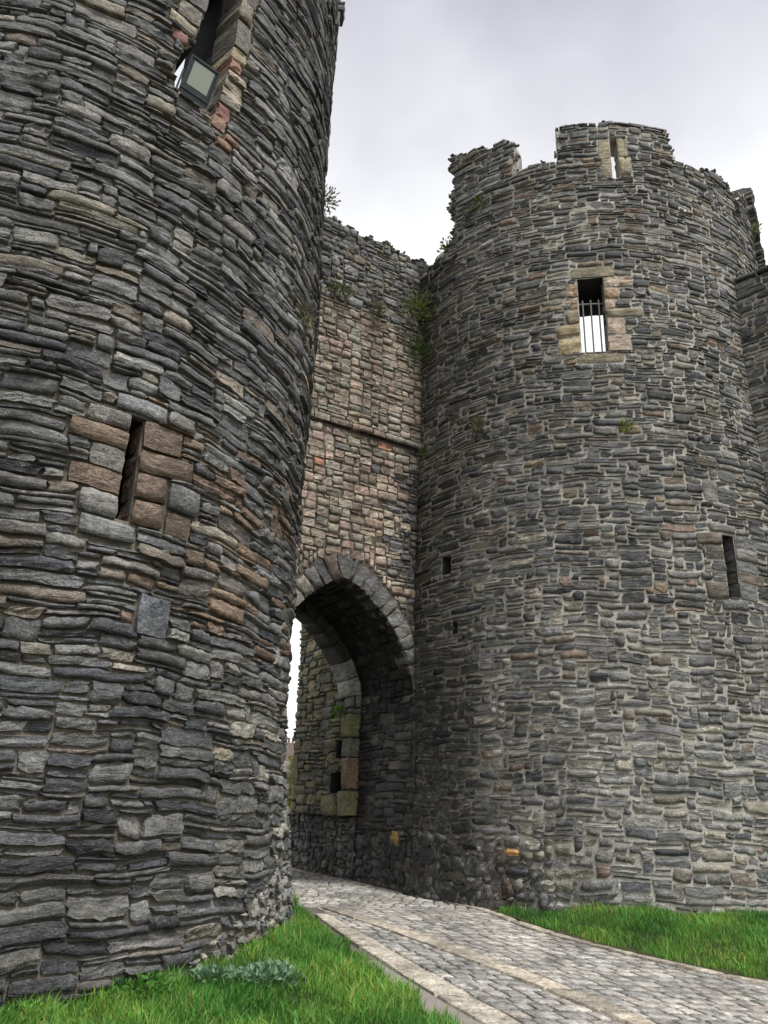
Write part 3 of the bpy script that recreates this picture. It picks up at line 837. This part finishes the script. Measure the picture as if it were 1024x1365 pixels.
# ================================================================== PASSAGE WALL (right side of the gate passage)
TP = np.array([0.52696, -0.84989])
PW = empty('passage_wall', (PR[0] - 2.5 * TP[0], PR[1] - 2.5 * TP[1], 0.3), 'moist mossy rubble wall inside the gate passage, seen through the archway', 'wall')
MP = plane_map(PR, TP, 1.9, 1.0, 0.02)
JU = -1.95
HOLES = [(-2.55, -2.3, 2.62, 3.0), (-2.75, -2.28, 1.95, 2.35)]
core('near_core', MP, arange(JU, .05, .15), arange(0, 4.6, .2), lambda U, V: V > 0, 0, -.8, [M_MORTAR_D, M_INNER], PW)
core('base_core', MP, arange(-5.1, JU, .15), arange(0, 1.5, .15), lambda U, V: V > 0, .05, -.8, [M_MORTAR_D, M_INNER], PW)
def MP2(u, v, d): return MP(u, v, np.asarray(d) + .2)
core('far_core', MP2, arange(-4.62, JU, .12) + [x for h in HOLES for x in h[:2]], arange(1.5, 8.2, .2) + [x for h in HOLES for x in h[2:]],
     lambda U, V: ~rects_block(HOLES)(U, V), 0, -1.0, [M_MORTAR_D, M_INNER], PW)
stP, resP = [], []
for (th, z0, z1, c, w_) in ((0, 1.5, 1.98, (.24, .22, .12), .42), (0, 1.99, 2.62, (.25, .17, .11), .3), (0, 2.63, 3.02, (.17, .165, .14), .34), (0, 3.03, 3.5, (.22, .22, .12), .44), (0, 3.51, 3.62, (.15, .15, .145), .3), (0, 3.63, 4.15, (.2, .2, .19), .3)):
    r = (JU - w_, JU + .03, z0, z1); resP.append(r)
    st = stone(r, MP2, np.array(c), proud=(.03, .05), gap=.012, depth=.3, rnd=.1, rough=.004, ledge=.003, jit=.004); st['name'] = 'jamb_stone'; st['mat'] = M_MOSSY; stP.append(st)
for (a, b, z0, z1) in ((-3.1, -2.42, 1.5, 1.92), (-4.64, -4.3, 2.1, 2.75), (-4.64, -4.34, 1.52, 1.75), (-4.58, -4.25, 2.85, 3.1)):
    r = (a, b, z0, z1); resP.append(r)
    stP.append(dict(stone(r, MP2, np.array([.23, .2, .12]), proud=(.03, .05), gap=.014, depth=.1, rnd=.2), mat=M_MOSSY))
GREENISH = [(.17, .16, .12), (.21, .19, .12), (.24, .2, .12), (.13, .13, .115), (.19, .15, .1)]
for r in pack(-4.64, JU, 1.5, 8.0, .085, .035, rects_block(resP + HOLES), hp=(.55, .38, .07), lens=((.22, .62), (.26, .72), (.26, .6))):
    stP.append(dict(stone(r, MP2, pick(GREENISH, [3, 2, 1, 3, 1]) * 1.15, proud=(.01, .06), gap=.018, rnd=.35, rough=.009, ledge=.008), mat=M_MOSSY))
for r in pack(-5.1, JU, -.1, 1.48, .08, .035, None, lens=((.08, .25), (.1, .3), (.12, .3))):
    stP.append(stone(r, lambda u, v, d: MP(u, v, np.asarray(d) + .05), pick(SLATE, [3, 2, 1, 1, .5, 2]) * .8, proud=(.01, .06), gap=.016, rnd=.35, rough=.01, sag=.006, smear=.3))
ochre = [(-.62, -.36, .98, 1.26, (.34, .23, .09)), (.0, .0, 0, 0, None)]
resN = [o[:4] for o in ochre if o[4]]
for o in ochre:
    if o[4]: stP.append(stone(o[:4], MP, o[4], proud=(.06, .07), gap=.02, rnd=.8, sag=.02))
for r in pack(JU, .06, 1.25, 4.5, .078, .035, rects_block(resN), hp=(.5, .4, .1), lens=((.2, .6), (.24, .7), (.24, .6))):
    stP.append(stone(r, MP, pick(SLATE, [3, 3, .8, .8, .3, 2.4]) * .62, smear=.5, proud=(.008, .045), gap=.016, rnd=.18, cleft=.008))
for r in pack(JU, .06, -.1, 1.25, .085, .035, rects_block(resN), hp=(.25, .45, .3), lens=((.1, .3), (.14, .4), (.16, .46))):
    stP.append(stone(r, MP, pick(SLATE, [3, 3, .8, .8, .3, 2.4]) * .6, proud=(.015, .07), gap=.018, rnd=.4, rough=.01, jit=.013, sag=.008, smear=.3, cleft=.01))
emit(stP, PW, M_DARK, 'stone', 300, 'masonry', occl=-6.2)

# opposite side of the passage, a plain rubble wall behind the near tower (part of the gate)
MPL = plane_map(PR - 3.3 * TW, -TP, .3, 1.0)
core('passage_side_core', MPL, arange(-.05, 5.1, .3), arange(0, 4.6, .3), lambda U, V: V > -1, 0, -.8, [M_MORTAR_D, M_INNER], GW)
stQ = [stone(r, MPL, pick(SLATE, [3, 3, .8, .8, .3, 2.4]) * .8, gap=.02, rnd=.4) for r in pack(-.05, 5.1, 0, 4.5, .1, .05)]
emit(stQ, GW, M_DARK, 'stone', 0, 'passage_side_masonry')

# ================================================================== CURTAIN WALL at the right edge
CP = np.array([7.203 + .06, 13.744]); CT = np.array([0.749, -0.6626])
CW = empty('curtain_wall', (CP[0] + 1.6 * CT[0], CP[1] + 1.6 * CT[1], 0.2), 'slate town wall with dark coping meeting the far tower at the right edge', 'wall')
MC = plane_map(CP, CT, 3.3, 1.0)
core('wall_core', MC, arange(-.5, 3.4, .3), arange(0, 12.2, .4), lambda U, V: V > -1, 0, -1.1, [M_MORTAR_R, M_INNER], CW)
stC = []
for r in pack(-.1, 3.4, 0, 12.2, .085, .04, None, lens=((.14, .6), (.2, .75), (.22, .6))):
    stC.append(stone(r, MC, pick(SLATE, [2.6, 4, 2.4, .6, .6, .6]), proud=(.01, .04), gap=.02, rnd=.36))
u = -.12
while u < 3.4:
    w_ = rng.uniform(.4, .7)
    st = stone((u, u + w_, 12.2, 12.31), MC, np.array(SLATE[0]) * .7, proud=(.09, .11), depth=.5, gap=.006, rnd=.05, rough=.003, ledge=.002, jit=.003); st['name'] = 'coping_slab'; stC.append(st); u += w_
emit(stC, CW, M_SLATE2)

# ================================================================== GROUND, ROAD
M_SOIL = rough_material('turf_soil', (0.05, 0.06, 0.022), (0.075, 0.06, 0.035), 5, 0.8, 0.03)
M_JOINT = rough_material('joint_grit', (0.17, 0.155, 0.13), (0.07, 0.066, 0.055), 9, 0.7, 0.01)
M_GRIT = rough_material('path_grit', (0.33, 0.29, 0.265), (0.22, 0.195, 0.18), 22, 0.8, 0.01, c3=(.26, .235, .215))
gx = np.array([-2500, -600, -150, -60, -25] + list(np.arange(-14, 14.1, 1.0)) + [25, 60, 150, 600, 2500.])
gy = np.array([-2500, -600, -150, -40, -10] + list(np.arange(-2, 30.1, 1.0)) + [45, 90, 200, 700, 2500.])
GX, GY = np.meshgrid(gx, gy)
V = np.stack([GX, GY, zroad(GY) - .03], -1).reshape(-1, 3)
F = [(j * len(gx) + i, j * len(gx) + i + 1, (j + 1) * len(gx) + i + 1, (j + 1) * len(gx) + i) for j in range(len(gy) - 1) for i in range(len(gx) - 1)]
tag(mesh_obj('ground', V, F, M_SOIL), 'grass-brown earth all around the towers', None, None, 'structure')

def lut(ys, xs, deg=2):
    pf = np.polyfit(ys, xs, deg)
    return lambda y: np.polyval(pf, np.asarray(y, float))
E0 = lut([7.47, 8.28, 9.64, 12.05, 13.86], [.68, .47, .06, -.65, -1.12])
E1 = lut([7.5, 8.17, 9.83, 12.05, 13.86], [.92, .67, .08, -.63, -1.1])
E2 = lut([7.53, 8.9, 10.07, 11.66, 13.52], [1.24, .8, .34, -.23, -.86])
E3 = lut([7.64, 9.06, 10.46, 12, 13.19], [2.13, 1.5, .86, .06, -.61])
E4 = lut([7.67, 9.05, 10.64, 12.23, 13.3], [2.39, 1.87, 1.14, .27, -.38])
_e6 = lut([9.36, 10.04, 11.07, 11.64, 12.61, 13.91], [4.12, 3.46, 2.87, 2.62, 2.27, 1.85], 2)
def E6(y):
    y = np.asarray(y, float)
    return np.where(y < 9.36, 4.1 - .95 * (y - 9.36), np.where(y < 13.91, _e6(y), np.interp(y, [13.91, 15.36, 16.79, 18.87, 24], [1.85, .75, -.2, -1.6, -4.8])))
def E5(y): return E6(y) - .2 + .02 * np.sin(np.asarray(y) * 3)
def sheet(name, ea, eb, y0, y1, dz, mat, n=60, nx=6):
    ys = np.linspace(y0, y1, n); V = []
    for y in ys:
        a, b = float(ea(y)), float(eb(y))
        for k in range(nx + 1): V.append((a + (b - a) * k / nx, y, float(zroad(y)) + dz))
    F = [(j * (nx + 1) + i, j * (nx + 1) + i + 1, (j + 1) * (nx + 1) + i + 1, (j + 1) * (nx + 1) + i) for j in range(n - 1) for i in range(nx)]
    return mesh_obj(name, V, F, mat, origin=(0, 12, 0))
road = tag(sheet('cobbled_road', lambda y: np.where(y < 14, E0(y) - .05, -5.2), lambda y: E6(y) + np.where(np.asarray(y) < 13.9, .05, -.02), 2.5, 24, -.006, M_JOINT), 'cobbled lane curving up through the gate arch', None, None, 'structure')
path = tag(sheet('gravel_path', lambda y: E0(y) - .4, lambda y: np.maximum(E1(y) - .01, E0(y) + .005), 2.5, 9.8, .008, M_GRIT), 'strip of pinkish gravel between grass and paving slabs', None, None, 'structure')
def MRD(u, v, d):
    u = np.asarray(u, float); v = np.asarray(v, float)
    return np.stack([u, v, zroad(v) + np.asarray(d) + .006 * np.sin(2 * u + 1.3 * v)], -1)
stS = []
SETT = [(.34, .325, .30), (.40, .385, .36), (.27, .262, .25), (.36, .31, .27), (.46, .445, .41), (.2, .2, .2)]
def sett_rows(ea, eb, y0, y1, pitch, wr, wts, mul=1.0):
    y = y0
    while y < y1:
        h = pitch * rng.uniform(.85, 1.15)
        a, b = float(ea(y + h / 2)), float(eb(y + h / 2))
        u = a + rng.uniform(-.08, .02)
        while u < b - .04:
            w_ = rng.uniform(*wr)
            if b - (u + w_) < .09: w_ = b - u
            ua, ub = max(u, a), min(u + w_, b)
            da0, da1 = float(ea(y)) - a, float(ea(y + h)) - a
            k = (b - u) / max(b - a, .01)
            q = [(ua + da0, y), (ub + da0, y), (ub + da1, y + h), (ua + da1, y + h)]
            if ub - ua > .05:
                stS.append(stone((ua, ub, y, y + h), MRD, (pick(SETT, wts) * .45 + .55 * np.array([.34, .325, .30])) * .84 * mul, corners=q, proud=(.009, .014), gap=.011, depth=.02, rnd=.08, rough=.0008, ledge=.0005, jit=.003, tilt=.001, edge=.009, maxn=(5, 4), flat=.0))
            u += w_
        y += h
sett_rows(lambda y: E2(y) + .01, lambda y: np.maximum(E3(y) - .01, E2(y) + .03), 5.2, 13.4, .23, (.14, .30), [2, 1.6, 3, 1.2, 2, 2.2])
sett_rows(lambda y: np.where(y < 13.6, E4(y) + .01, -3.2), lambda y: E5(y), 5.2, 21, .215, (.15, .30), [3, 3, 1.4, 1.2, 2, .5])
def slabs(ea, eb, y0, y1, lr, col, nm):
    y = y0
    while y < y1:
        ln = rng.uniform(*lr); y2 = min(y + ln, y1 + .2)
        q = [(float(ea(y)), y), (float(eb(y)), y), (float(eb(y2)), y2), (float(ea(y2)), y2)]
        w_ = q[1][0] - q[0][0]
        st = stone((0, max(w_, .05), 0, ln), MRD, np.array(col) * rng.uniform(.88, 1.1), corners=q, proud=(.020, .028), gap=.014, depth=.02, rnd=.05, rough=.0012, ledge=.001, jit=.004, tilt=.001, edge=.012, res=.2, maxn=(6, 9))
        st['name'] = nm; stS.append(st); y = y2
slabs(E1, E2, 5.0, 12.6, (.95, 1.25), (.38, .345, .29), 'paving_slab')
slabs(E3, E4, 5.0, 13.3, (.75, 1.1), (.36, .32, .26), 'paving_slab')
slabs(E5, E6, 8.2, 13.8, (.6, 1.0), (.34, .305, .25), 'kerb_slab')
slabs(E5, lambda y: E6(y) - .03, 13.8, 19, (.6, 1.0), (.27, .24, .2), 'kerb_slab')
emit(stS, road, M_SETT, 'cobblestone', 300, 'cobbles', occl=-6.6)

# ================================================================== VERGES and GRASS
def dcirc(x, y, C, r): return np.hypot(np.asarray(x) - C[0], np.asarray(y) - C[1]) - r
def zleft(x, y):
    e = np.clip((E0(y) - x) / 1.3, 0, 1); e = e * e * (3 - 2 * e)
    return zroad(y) + .02 + e * (.0 + .2 * np.clip((y - 7.0) / 3.2, 0, 1)) + .02 * np.sin(2.3 * x + 1.1 * y) * e
def zright(x, y):
    e = np.clip((x - E6(y)) / 1.6, 0, 1); e = e * e * (3 - 2 * e)
    return zroad(y) + .02 + e * .13 + .015 * np.sin(2.9 * x + 1.7 * y) * e
def verge(name, zf, ea, eb, y0, y1, label, n=90, nx=40):
    V = []
    for y in np.linspace(y0, y1, n):
        a, b = float(ea(y)), float(eb(y))
        for k in range(nx + 1):
            x = a + (b - a) * k / nx
            V.append((x, y, float(zf(x, y))))
    F = [(j * (nx + 1) + i, j * (nx + 1) + i + 1, (j + 1) * (nx + 1) + i + 1, (j + 1) * (nx + 1) + i) for j in range(n - 1) for i in range(nx)]
    return tag(mesh_obj(name, V, F, M_SOIL, smooth=True), label, None, None, 'structure')
verge('grass_verge', zleft, lambda y: -6.0, lambda y: E0(y) - .1 + .04 * np.sin(7 * y) + .02 * np.sin(23 * y), 3.0, 14.2, 'grass bank at the foot of the near tower')
verge('grass_verge', zright, lambda y: E6(y) + .02 + .03 * np.sin(5 * y) + .02 * np.sin(21 * y), lambda y: 11.5, 6.5, 14.4, 'grass verge between the lane and the far tower')

M_GRASS = leaf_material('grass_blade', 0.3)
def blades(n, x0, x1, y0, y1, ok, zf, hr, wr, seed, dark=1.0):
    rg = np.random.default_rng(seed)
    x = rg.uniform(x0, x1, n); y = rg.uniform(y0, y1, n)
    k = ok(x, y); x, y = x[k], y[k]
    z = zf(x, y) - .01; n = len(x)
    cl = np.sin(3.1 * x + 1.7 * y) + np.sin(5.3 * x - 4.1 * y + 1) + np.sin(9 * x + 7 * y)
    h = rg.uniform(*hr, n) * (1 + .2 * cl) * np.where(rg.random(n) < .12, 1.35, 1); wd = rg.uniform(*wr, n)
    a = rg.uniform(0, 2 * np.pi, n); b = rg.uniform(0, 2 * np.pi, n); ben = rg.uniform(.1, .8, n) * h
    dx, dy = np.cos(a) * wd / 2, np.sin(a) * wd / 2
    bx, by = np.cos(b), np.sin(b)
    P = np.zeros((n, 5, 3))
    P[:, 0] = np.stack([x - dx, y - dy, z], 1); P[:, 1] = np.stack([x + dx, y + dy, z], 1)
    mx_, my_ = x + bx * ben * .3, y + by * ben * .3
    P[:, 2] = np.stack([mx_ + dx * .8, my_ + dy * .8, z + h * .6], 1); P[:, 3] = np.stack([mx_ - dx * .8, my_ - dy * .8, z + h * .6], 1)
    P[:, 4] = np.stack([x + bx * ben, y + by * ben, z + h * (1 - .25 * (ben / h) ** 2)], 1)
    base = np.arange(n)[:, None] * 5
    q = base + np.array([0, 1, 2, 3]); t = base + np.array([3, 2, 4])
    li = np.concatenate([np.concatenate([q, t], 1).ravel()]); lt = np.tile([4, 3], n)
    g = rg.uniform(0, 1, n)
    c = np.stack([.065 + .12 * g ** 2, .18 + .16 * g, .026 + .03 * g], 1)
    yel = rg.random(n) < (.07 + .05 * cl); c[yel] = np.array([.28, .31, .08])
    dry = rg.random(n) < .02; c[dry] = np.array([.26, .2, .09])
    pt = np.sin(1.9 * x + 2.3 * y + 2) + np.sin(3.7 * x - 1.3 * y)
    c *= (1 + .12 * cl + .14 * pt)[:, None] * dark; c[:, 0] *= 1 + .12 * pt
    C = np.repeat(c, 5, axis=0)
    return P.reshape(-1, 3), li, lt, C
okL = lambda x, y: (x < E0(y) - .15 + .04 * np.sin(8 * y) + .03 * np.sin(19 * y)) & (dcirc(x, y, CL, RL) > .18)
P, li, lt, C = blades(150000, -3.9, 1.2, 5.6, 14.0, okL, zleft, (.05, .15), (.006, .012), 3)
P2, li2, lt2, C2 = blades(26000, -3.9, 1.2, 5.6, 14.0, lambda x, y: okL(x, y) & (np.sin(2.7 * x + 3.1 * y) + np.sin(6.1 * x - 2.2 * y) > .1), zleft, (.05, .11), (.02, .042), 5, 1.15)
P = np.concatenate([P, P2]); li = np.concatenate([li, li2 + len(P) - len(P2)]); lt = np.concatenate([lt, lt2]); C = np.concatenate([C, C2])
tag(mesh_obj('grass', P, None, M_GRASS, cols=C, loops=(li, lt)), 'lush green grass at the foot of the near tower', 'grass', None, 'stuff')
okR = lambda x, y: (x > E6(y) + .06 + .05 * np.sin(6 * y) + .03 * np.sin(17 * y)) & (dcirc(x, y, CRT, RR) > .02)
P, li, lt, C = blades(120000, 1.6, 9.5, 8.0, 14.6, okR, zright, (.04, .13), (.006, .012), 4)
tag(mesh_obj('grass', P, None, M_GRASS, cols=C, loops=(li, lt)), 'strip of short green grass below the far tower', 'grass', None, 'stuff')

# ------------------------------------------------------------------ leafy plants
M_LEAF = leaf_material('leaf', 0.25)
M_STEM = plain('stem', (0.12, 0.10, 0.05), 0.8)
def leaf_cluster(n, rad, lsize, cols, rg, out_dir=(0, 0, 1), up=.3, ar=1.6, droop=0.2, flat=1.0):
    o = np.array(out_dir, float); o /= np.linalg.norm(o)
    V, F, C = [], [], []
    for i in range(n):
        d = rg.normal(0, 1, 3); d /= np.linalg.norm(d)
        if d @ o < 0: d = d - 2 * (d @ o) * o
        p = d * rad * rg.uniform(.25, 1) * np.array([1, 1, flat])
        ax = d + np.array([0, 0, up]) + rg.normal(0, .4, 3); ax /= np.linalg.norm(ax)
        sd_ = np.cross(ax, rg.normal(0, 1, 3)); sd_ /= np.linalg.norm(sd_)
        nn = np.cross(ax, sd_)
        l = lsize * rg.uniform(.6, 1.3); w_ = l / ar / 2
        k = len(V)
        V += [p, p + ax * l * .5 + sd_ * w_ + nn * l * .08, p + ax * l - nn * l * droop, p + ax * l * .5 - sd_ * w_ + nn * l * .08]
        F.append((k, k + 1, k + 2)); F.append((k, k + 2, k + 3))
        c = np.array(cols[rg.integers(len(cols))]) * rg.uniform(.7, 1.25)
        C += [c] * 4
    return np.array(V), F, np.array(C)
def plant(name, pos, nrm, rad, n, lsize, cols, label, group=None, seed=0, ar=1.8, up=.4, flat=1.0, stems=5, cat='plant'):
    rg = np.random.default_rng(seed + 100)
    e = empty(name, tuple(pos), label, cat, group)
    V, F, C = leaf_cluster(n, rad, lsize, cols, rg, nrm, up, ar, .2, flat)
    mesh_obj('leaves', V + np.array(pos), F, M_LEAF, e, C)['kind'] = 'stuff'
    if stems:
        ps = []
        for i in range(stems):
            d = np.array(nrm) * .7 + np.array([0, 0, up]) + rg.normal(0, .45, 3); d /= np.linalg.norm(d)
            ps.append(tube(np.array(pos) - np.array(nrm) * .03, np.array(pos) + d * rad * .9, .004, 5))
        v, f = merge(ps)
        mesh_obj('stems', v, f, M_STEM, e)
    return e
GREEN = [(.06, .12, .025), (.09, .16, .03), (.05, .09, .03)]
OLIVE = [(.14, .16, .05), (.10, .12, .04), (.19, .19, .07)]
YEL = [(.30, .30, .04), (.12, .2, .03), (.1, .17, .03)]
DRY = [(.2, .17, .09), (.14, .13, .06), (.1, .12, .05)]
PALE = [(.15, .26, .15), (.20, .31, .20), (.10, .2, .09)]
def nL(th): return np.array([math.sin(R_(th)), math.cos(R_(th)), .1])
def PL(th, z, d=.03): return ML(np.array(uL(th)), np.array(z), np.array(d))
def PRt(th, z, d=.03): return MR(np.array(uR(th)), np.array(z), np.array(d))
def PG(u, z, d=.05): return MG(np.array(u), np.array(z), np.array(d))
n3 = np.array([NW[0], NW[1], .2])
plant('wall_plant', PRt(218.9, 8.77), nL(218.9), .16, 70, .07, DRY, 'dry tuft rooted in the far tower left of its middle', seed=1)
plant('wall_plant', PRt(183.6, 8.39), nL(183.6), .13, 60, .07, YEL, 'small yellow-green plant growing on the face of the far tower', seed=2)
plant('wall_plant', PL(84.5, 11.55), nL(88), .26, 90, .08, DRY, 'dark twiggy tuft sticking out of the near tower against the sky', seed=3, stems=14, ar=3)
plant('wall_plant', PRt(229.8, 13.55, -.2), np.array([0, -.2, 1.]), .34, 260, .09, GREEN + OLIVE, 'green bushy plant on the ledge left of the far battlements', seed=4, stems=12)
plant('wall_plant', PG(-.05, 11.2, .12), n3, .36, 260, .10, GREEN, 'dark green fern in the corner where gate wall meets far tower', seed=5, ar=3)
plant('wall_plant', PG(-.2, 12.15, .1), n3, .6, 460, .09, OLIVE + YEL[1:], 'straggly yellowish creeper at the top corner of the gate wall', seed=6, stems=16, ar=2.4)
plant('wall_plant', PG(-2.2, 11.95, .05), n3, .34, 180, .07, OLIVE + GREEN, 'green growth on the gate wall ledge beside the near tower', seed=7, flat=.5, stems=8)
plant('wall_plant', PG(-1.3, 11.9, .05), n3, .26, 110, .07, DRY + OLIVE, 'thin weedy growth on the middle of the gate wall ledge', seed=8, flat=.5, stems=8)
plant('wall_plant', PRt(238.5, 8.75), nL(238), .12, 40, .07, GREEN, 'tiny fern on the far tower beside the string course', seed=9)
plant('wall_plant', PRt(218.4, 14.3, .0), nL(218), .2, 80, .07, GREEN, 'plant filling a hole below the left merlon of the far tower', seed=10)
plant('wall_plant', MP2(np.array(-2.38), np.array(3.55), np.array(.06)), np.array([-.6, -.6, .5]), .16, 90, .08, [(.16, .3, .05), (.12, .24, .04)], 'bright green fern on the mossy jamb inside the arch', seed=11)
plant('wall_plant', PL(102, 8.2), nL(102), .25, 90, .08, DRY, 'dry grass tuft on the near tower close to its right edge', seed=12, ar=4, stems=8)
plant('wall_plant', PRt(126, 14.6), nL(130), .2, 70, .08, OLIVE, 'pale green tuft on the rightmost merlon of the far tower', seed=13)
# weeds in the near grass
def weed(x, y, n, rad, cols, label, seed, ls=.075):
    z = float(zleft(x, y)) + .06
    return plant('leafy_weed', np.array([x, y, z]), np.array([0, 0, 1.]), rad, n, ls, cols, label, None, seed, 1.3, .25, .3, 0)
weed(-.92, 8.05, 420, .34, PALE, 'pale blue-green weed with round leaves in the near grass', 21, .06)
weed(-1.42, 8.15, 200, .22, PALE, 'smaller pale green weed left of the blue-green one', 22, .055)
weed(-1.95, 7.75, 300, .34, [(.07, .2, .03), (.1, .24, .04)], 'clover patch in the grass against the near tower', 23, .05)
plant('wall_plant', np.array([-1.72, 10.35 - .35, float(zleft(-1.72, 10.0)) + .1]), np.array([.3, -.3, 1.]), .16, 70, .06, YEL, 'yellowish sprig at the rubble foot of the near tower', seed=24)

# ================================================================== FLOODLIGHT in the near tower window
M_CASE = plain('floodlight_case', (0.12, 0.135, 0.16), 0.45, 0.3)
M_GLASS, t_, b_ = new_mat('floodlight_glass')
b_.inputs['Base Color'].default_value = (0.62, 0.68, 0.62, 1); b_.inputs['Roughness'].default_value = 0.3
M_STEEL = plain('galvanised_steel', (0.45, 0.46, 0.47), 0.4, 0.6)
FTH, FZ = 137.7, 10.38
fo = np.array(PL(FTH, FZ, -.02)); fn = np.array([math.sin(R_(FTH)), math.cos(R_(FTH)), 0]); ft = np.array([-fn[1], fn[0], 0.])   # ft: viewer's right
ft = np.array([-math.cos(R_(FTH)), math.sin(R_(FTH)), 0.])
TL = R_(-32)
fz = np.array([0, 0, 1.]) * math.cos(TL) - fn * math.sin(TL)       # up axis of the lamp face (leans outwards at the top)
ff = np.cross(ft, fz)                                              # facing direction
def fbox(cx, cz, hx, hz, d0, d1, bev=.0):
    V = []
    for d in (d0, d1):
        k = 1 if d == d1 or bev == 0 else 1 - bev
        for (a, b) in ((-hx, -hz), (hx, -hz), (hx, hz), (-hx, hz)):
            V.append(fo + ft * (cx + a * k) + fz * (cz + b * k) + ff * d)
    F = [(3, 2, 1, 0), (4, 5, 6, 7), (0, 1, 5, 4), (1, 2, 6, 5), (2, 3, 7, 6), (3, 0, 4, 7)]
    return V, F
FL = empty('floodlight', tuple(fo - fz * .3), 'grey floodlight with pale square glass in the high window of the near tower', 'floodlight')
v, f = merge([fbox(0, 0, .21, .255, -.09, 0, .35), fbox(0, .245, .21, .012, 0, .02), fbox(-.2, .04, .012, .19, 0, .02), fbox(.2, .04, .012, .19, 0, .02), fbox(0, -.16, .21, .012, 0, .02)]
             + [fbox(0, z, .12, .006, -.13, -.09) for z in (-.12, -.06, 0, .06, .12)])
mesh_obj('housing', v, f, M_CASE, FL)
v, f = fbox(.0, .055, .145, .15, .0, .008); mesh_obj('glass_panel', v, f, M_GLASS, FL)
for sx in (-1, 1):
    v, f = merge([fbox(sx * .225, -.12, .008, .17, -.06, -.02), fbox(sx * .2, -.285, .03, .006, -.06, -.02)]); mesh_obj('bracket', v, f, M_STEEL, FL)

cp = [fo - fz * .1 - ff * .11 + ft * .05, fo - fz * .26 - ff * .16 + ft * .12, fo - fz * .31 - ff * .08 + ft * .24, fo - fz * .24 - ff * .3 + ft * .34]
v, f = merge([tube(cp[i], cp[i + 1], .011, 7) for i in range(3)]); mesh_obj('cable', v, f, M_CASE, FL)

# ================================================================== FAR BEYOND THE GATE
HX, HY = -6.9, 62.0
HO = empty('house', (HX, HY, .42), 'tiny distant house with a chimney seen through the gap beside the near tower', 'house')
M_BRICK = rough_material('far_brick', (0.25, 0.19, 0.165), (0.2, 0.15, 0.13), 4)
M_ROOF = rough_material('far_slate_roof', (0.16, 0.15, 0.17), (0.12, 0.12, 0.14), 3)
def box(x0, x1, y0, y1, z0, z1):
    V = [(x0, y0, z0), (x1, y0, z0), (x1, y1, z0), (x0, y1, z0), (x0, y0, z1), (x1, y0, z1), (x1, y1, z1), (x0, y1, z1)]
    return V, [(3, 2, 1, 0), (4, 5, 6, 7), (0, 1, 5, 4), (1, 2, 6, 5), (2, 3, 7, 6), (3, 0, 4, 7)]
v, f = box(HX - 3.5, HX + 3.5, HY - 3, HY + 3, .35, 3.6); mesh_obj('wall', v, f, M_BRICK, HO)
v = [(HX - 3.8, HY - 3.3, 3.55), (HX + 3.8, HY - 3.3, 3.55), (HX + 3.8, HY + 3.3, 3.55), (HX - 3.8, HY + 3.3, 3.55), (HX - 3.6, HY, 5.1), (HX + 3.6, HY, 5.1)]
rf = mesh_obj('roof', v, [(0, 1, 5, 4), (2, 3, 4, 5), (1, 2, 5), (3, 0, 4), (3, 2, 1, 0)], M_ROOF, HO)
v, f = merge([box(HX + .1, HX + .75, HY - .4, HY + .3, 4.6, 6.2), tube((HX + .28, HY, 6.2), (HX + .28, HY, 6.6), .1), tube((HX + .58, HY, 6.2), (HX + .58, HY, 6.6), .1)])
mesh_obj('chimney', v, f, M_BRICK, rf)
for dx in (-2.2, 2.0):
    v, f = box(HX + dx - .5, HX + dx + .5, HY - 3.04, HY - 2.98, 1.4, 2.7); mesh_obj('window', v, f, M_CASE, HO)
plant('bush', np.array([-3.05, 27.5, 1.6]), np.array([0, 0, 1.]), 1.5, 900, .22, [(.16, .22, .03), (.09, .14, .03), (.22, .2, .05)], 'yellow-green bush beyond the gate beside the near tower', seed=31, flat=1.1, stems=10, cat='bush')
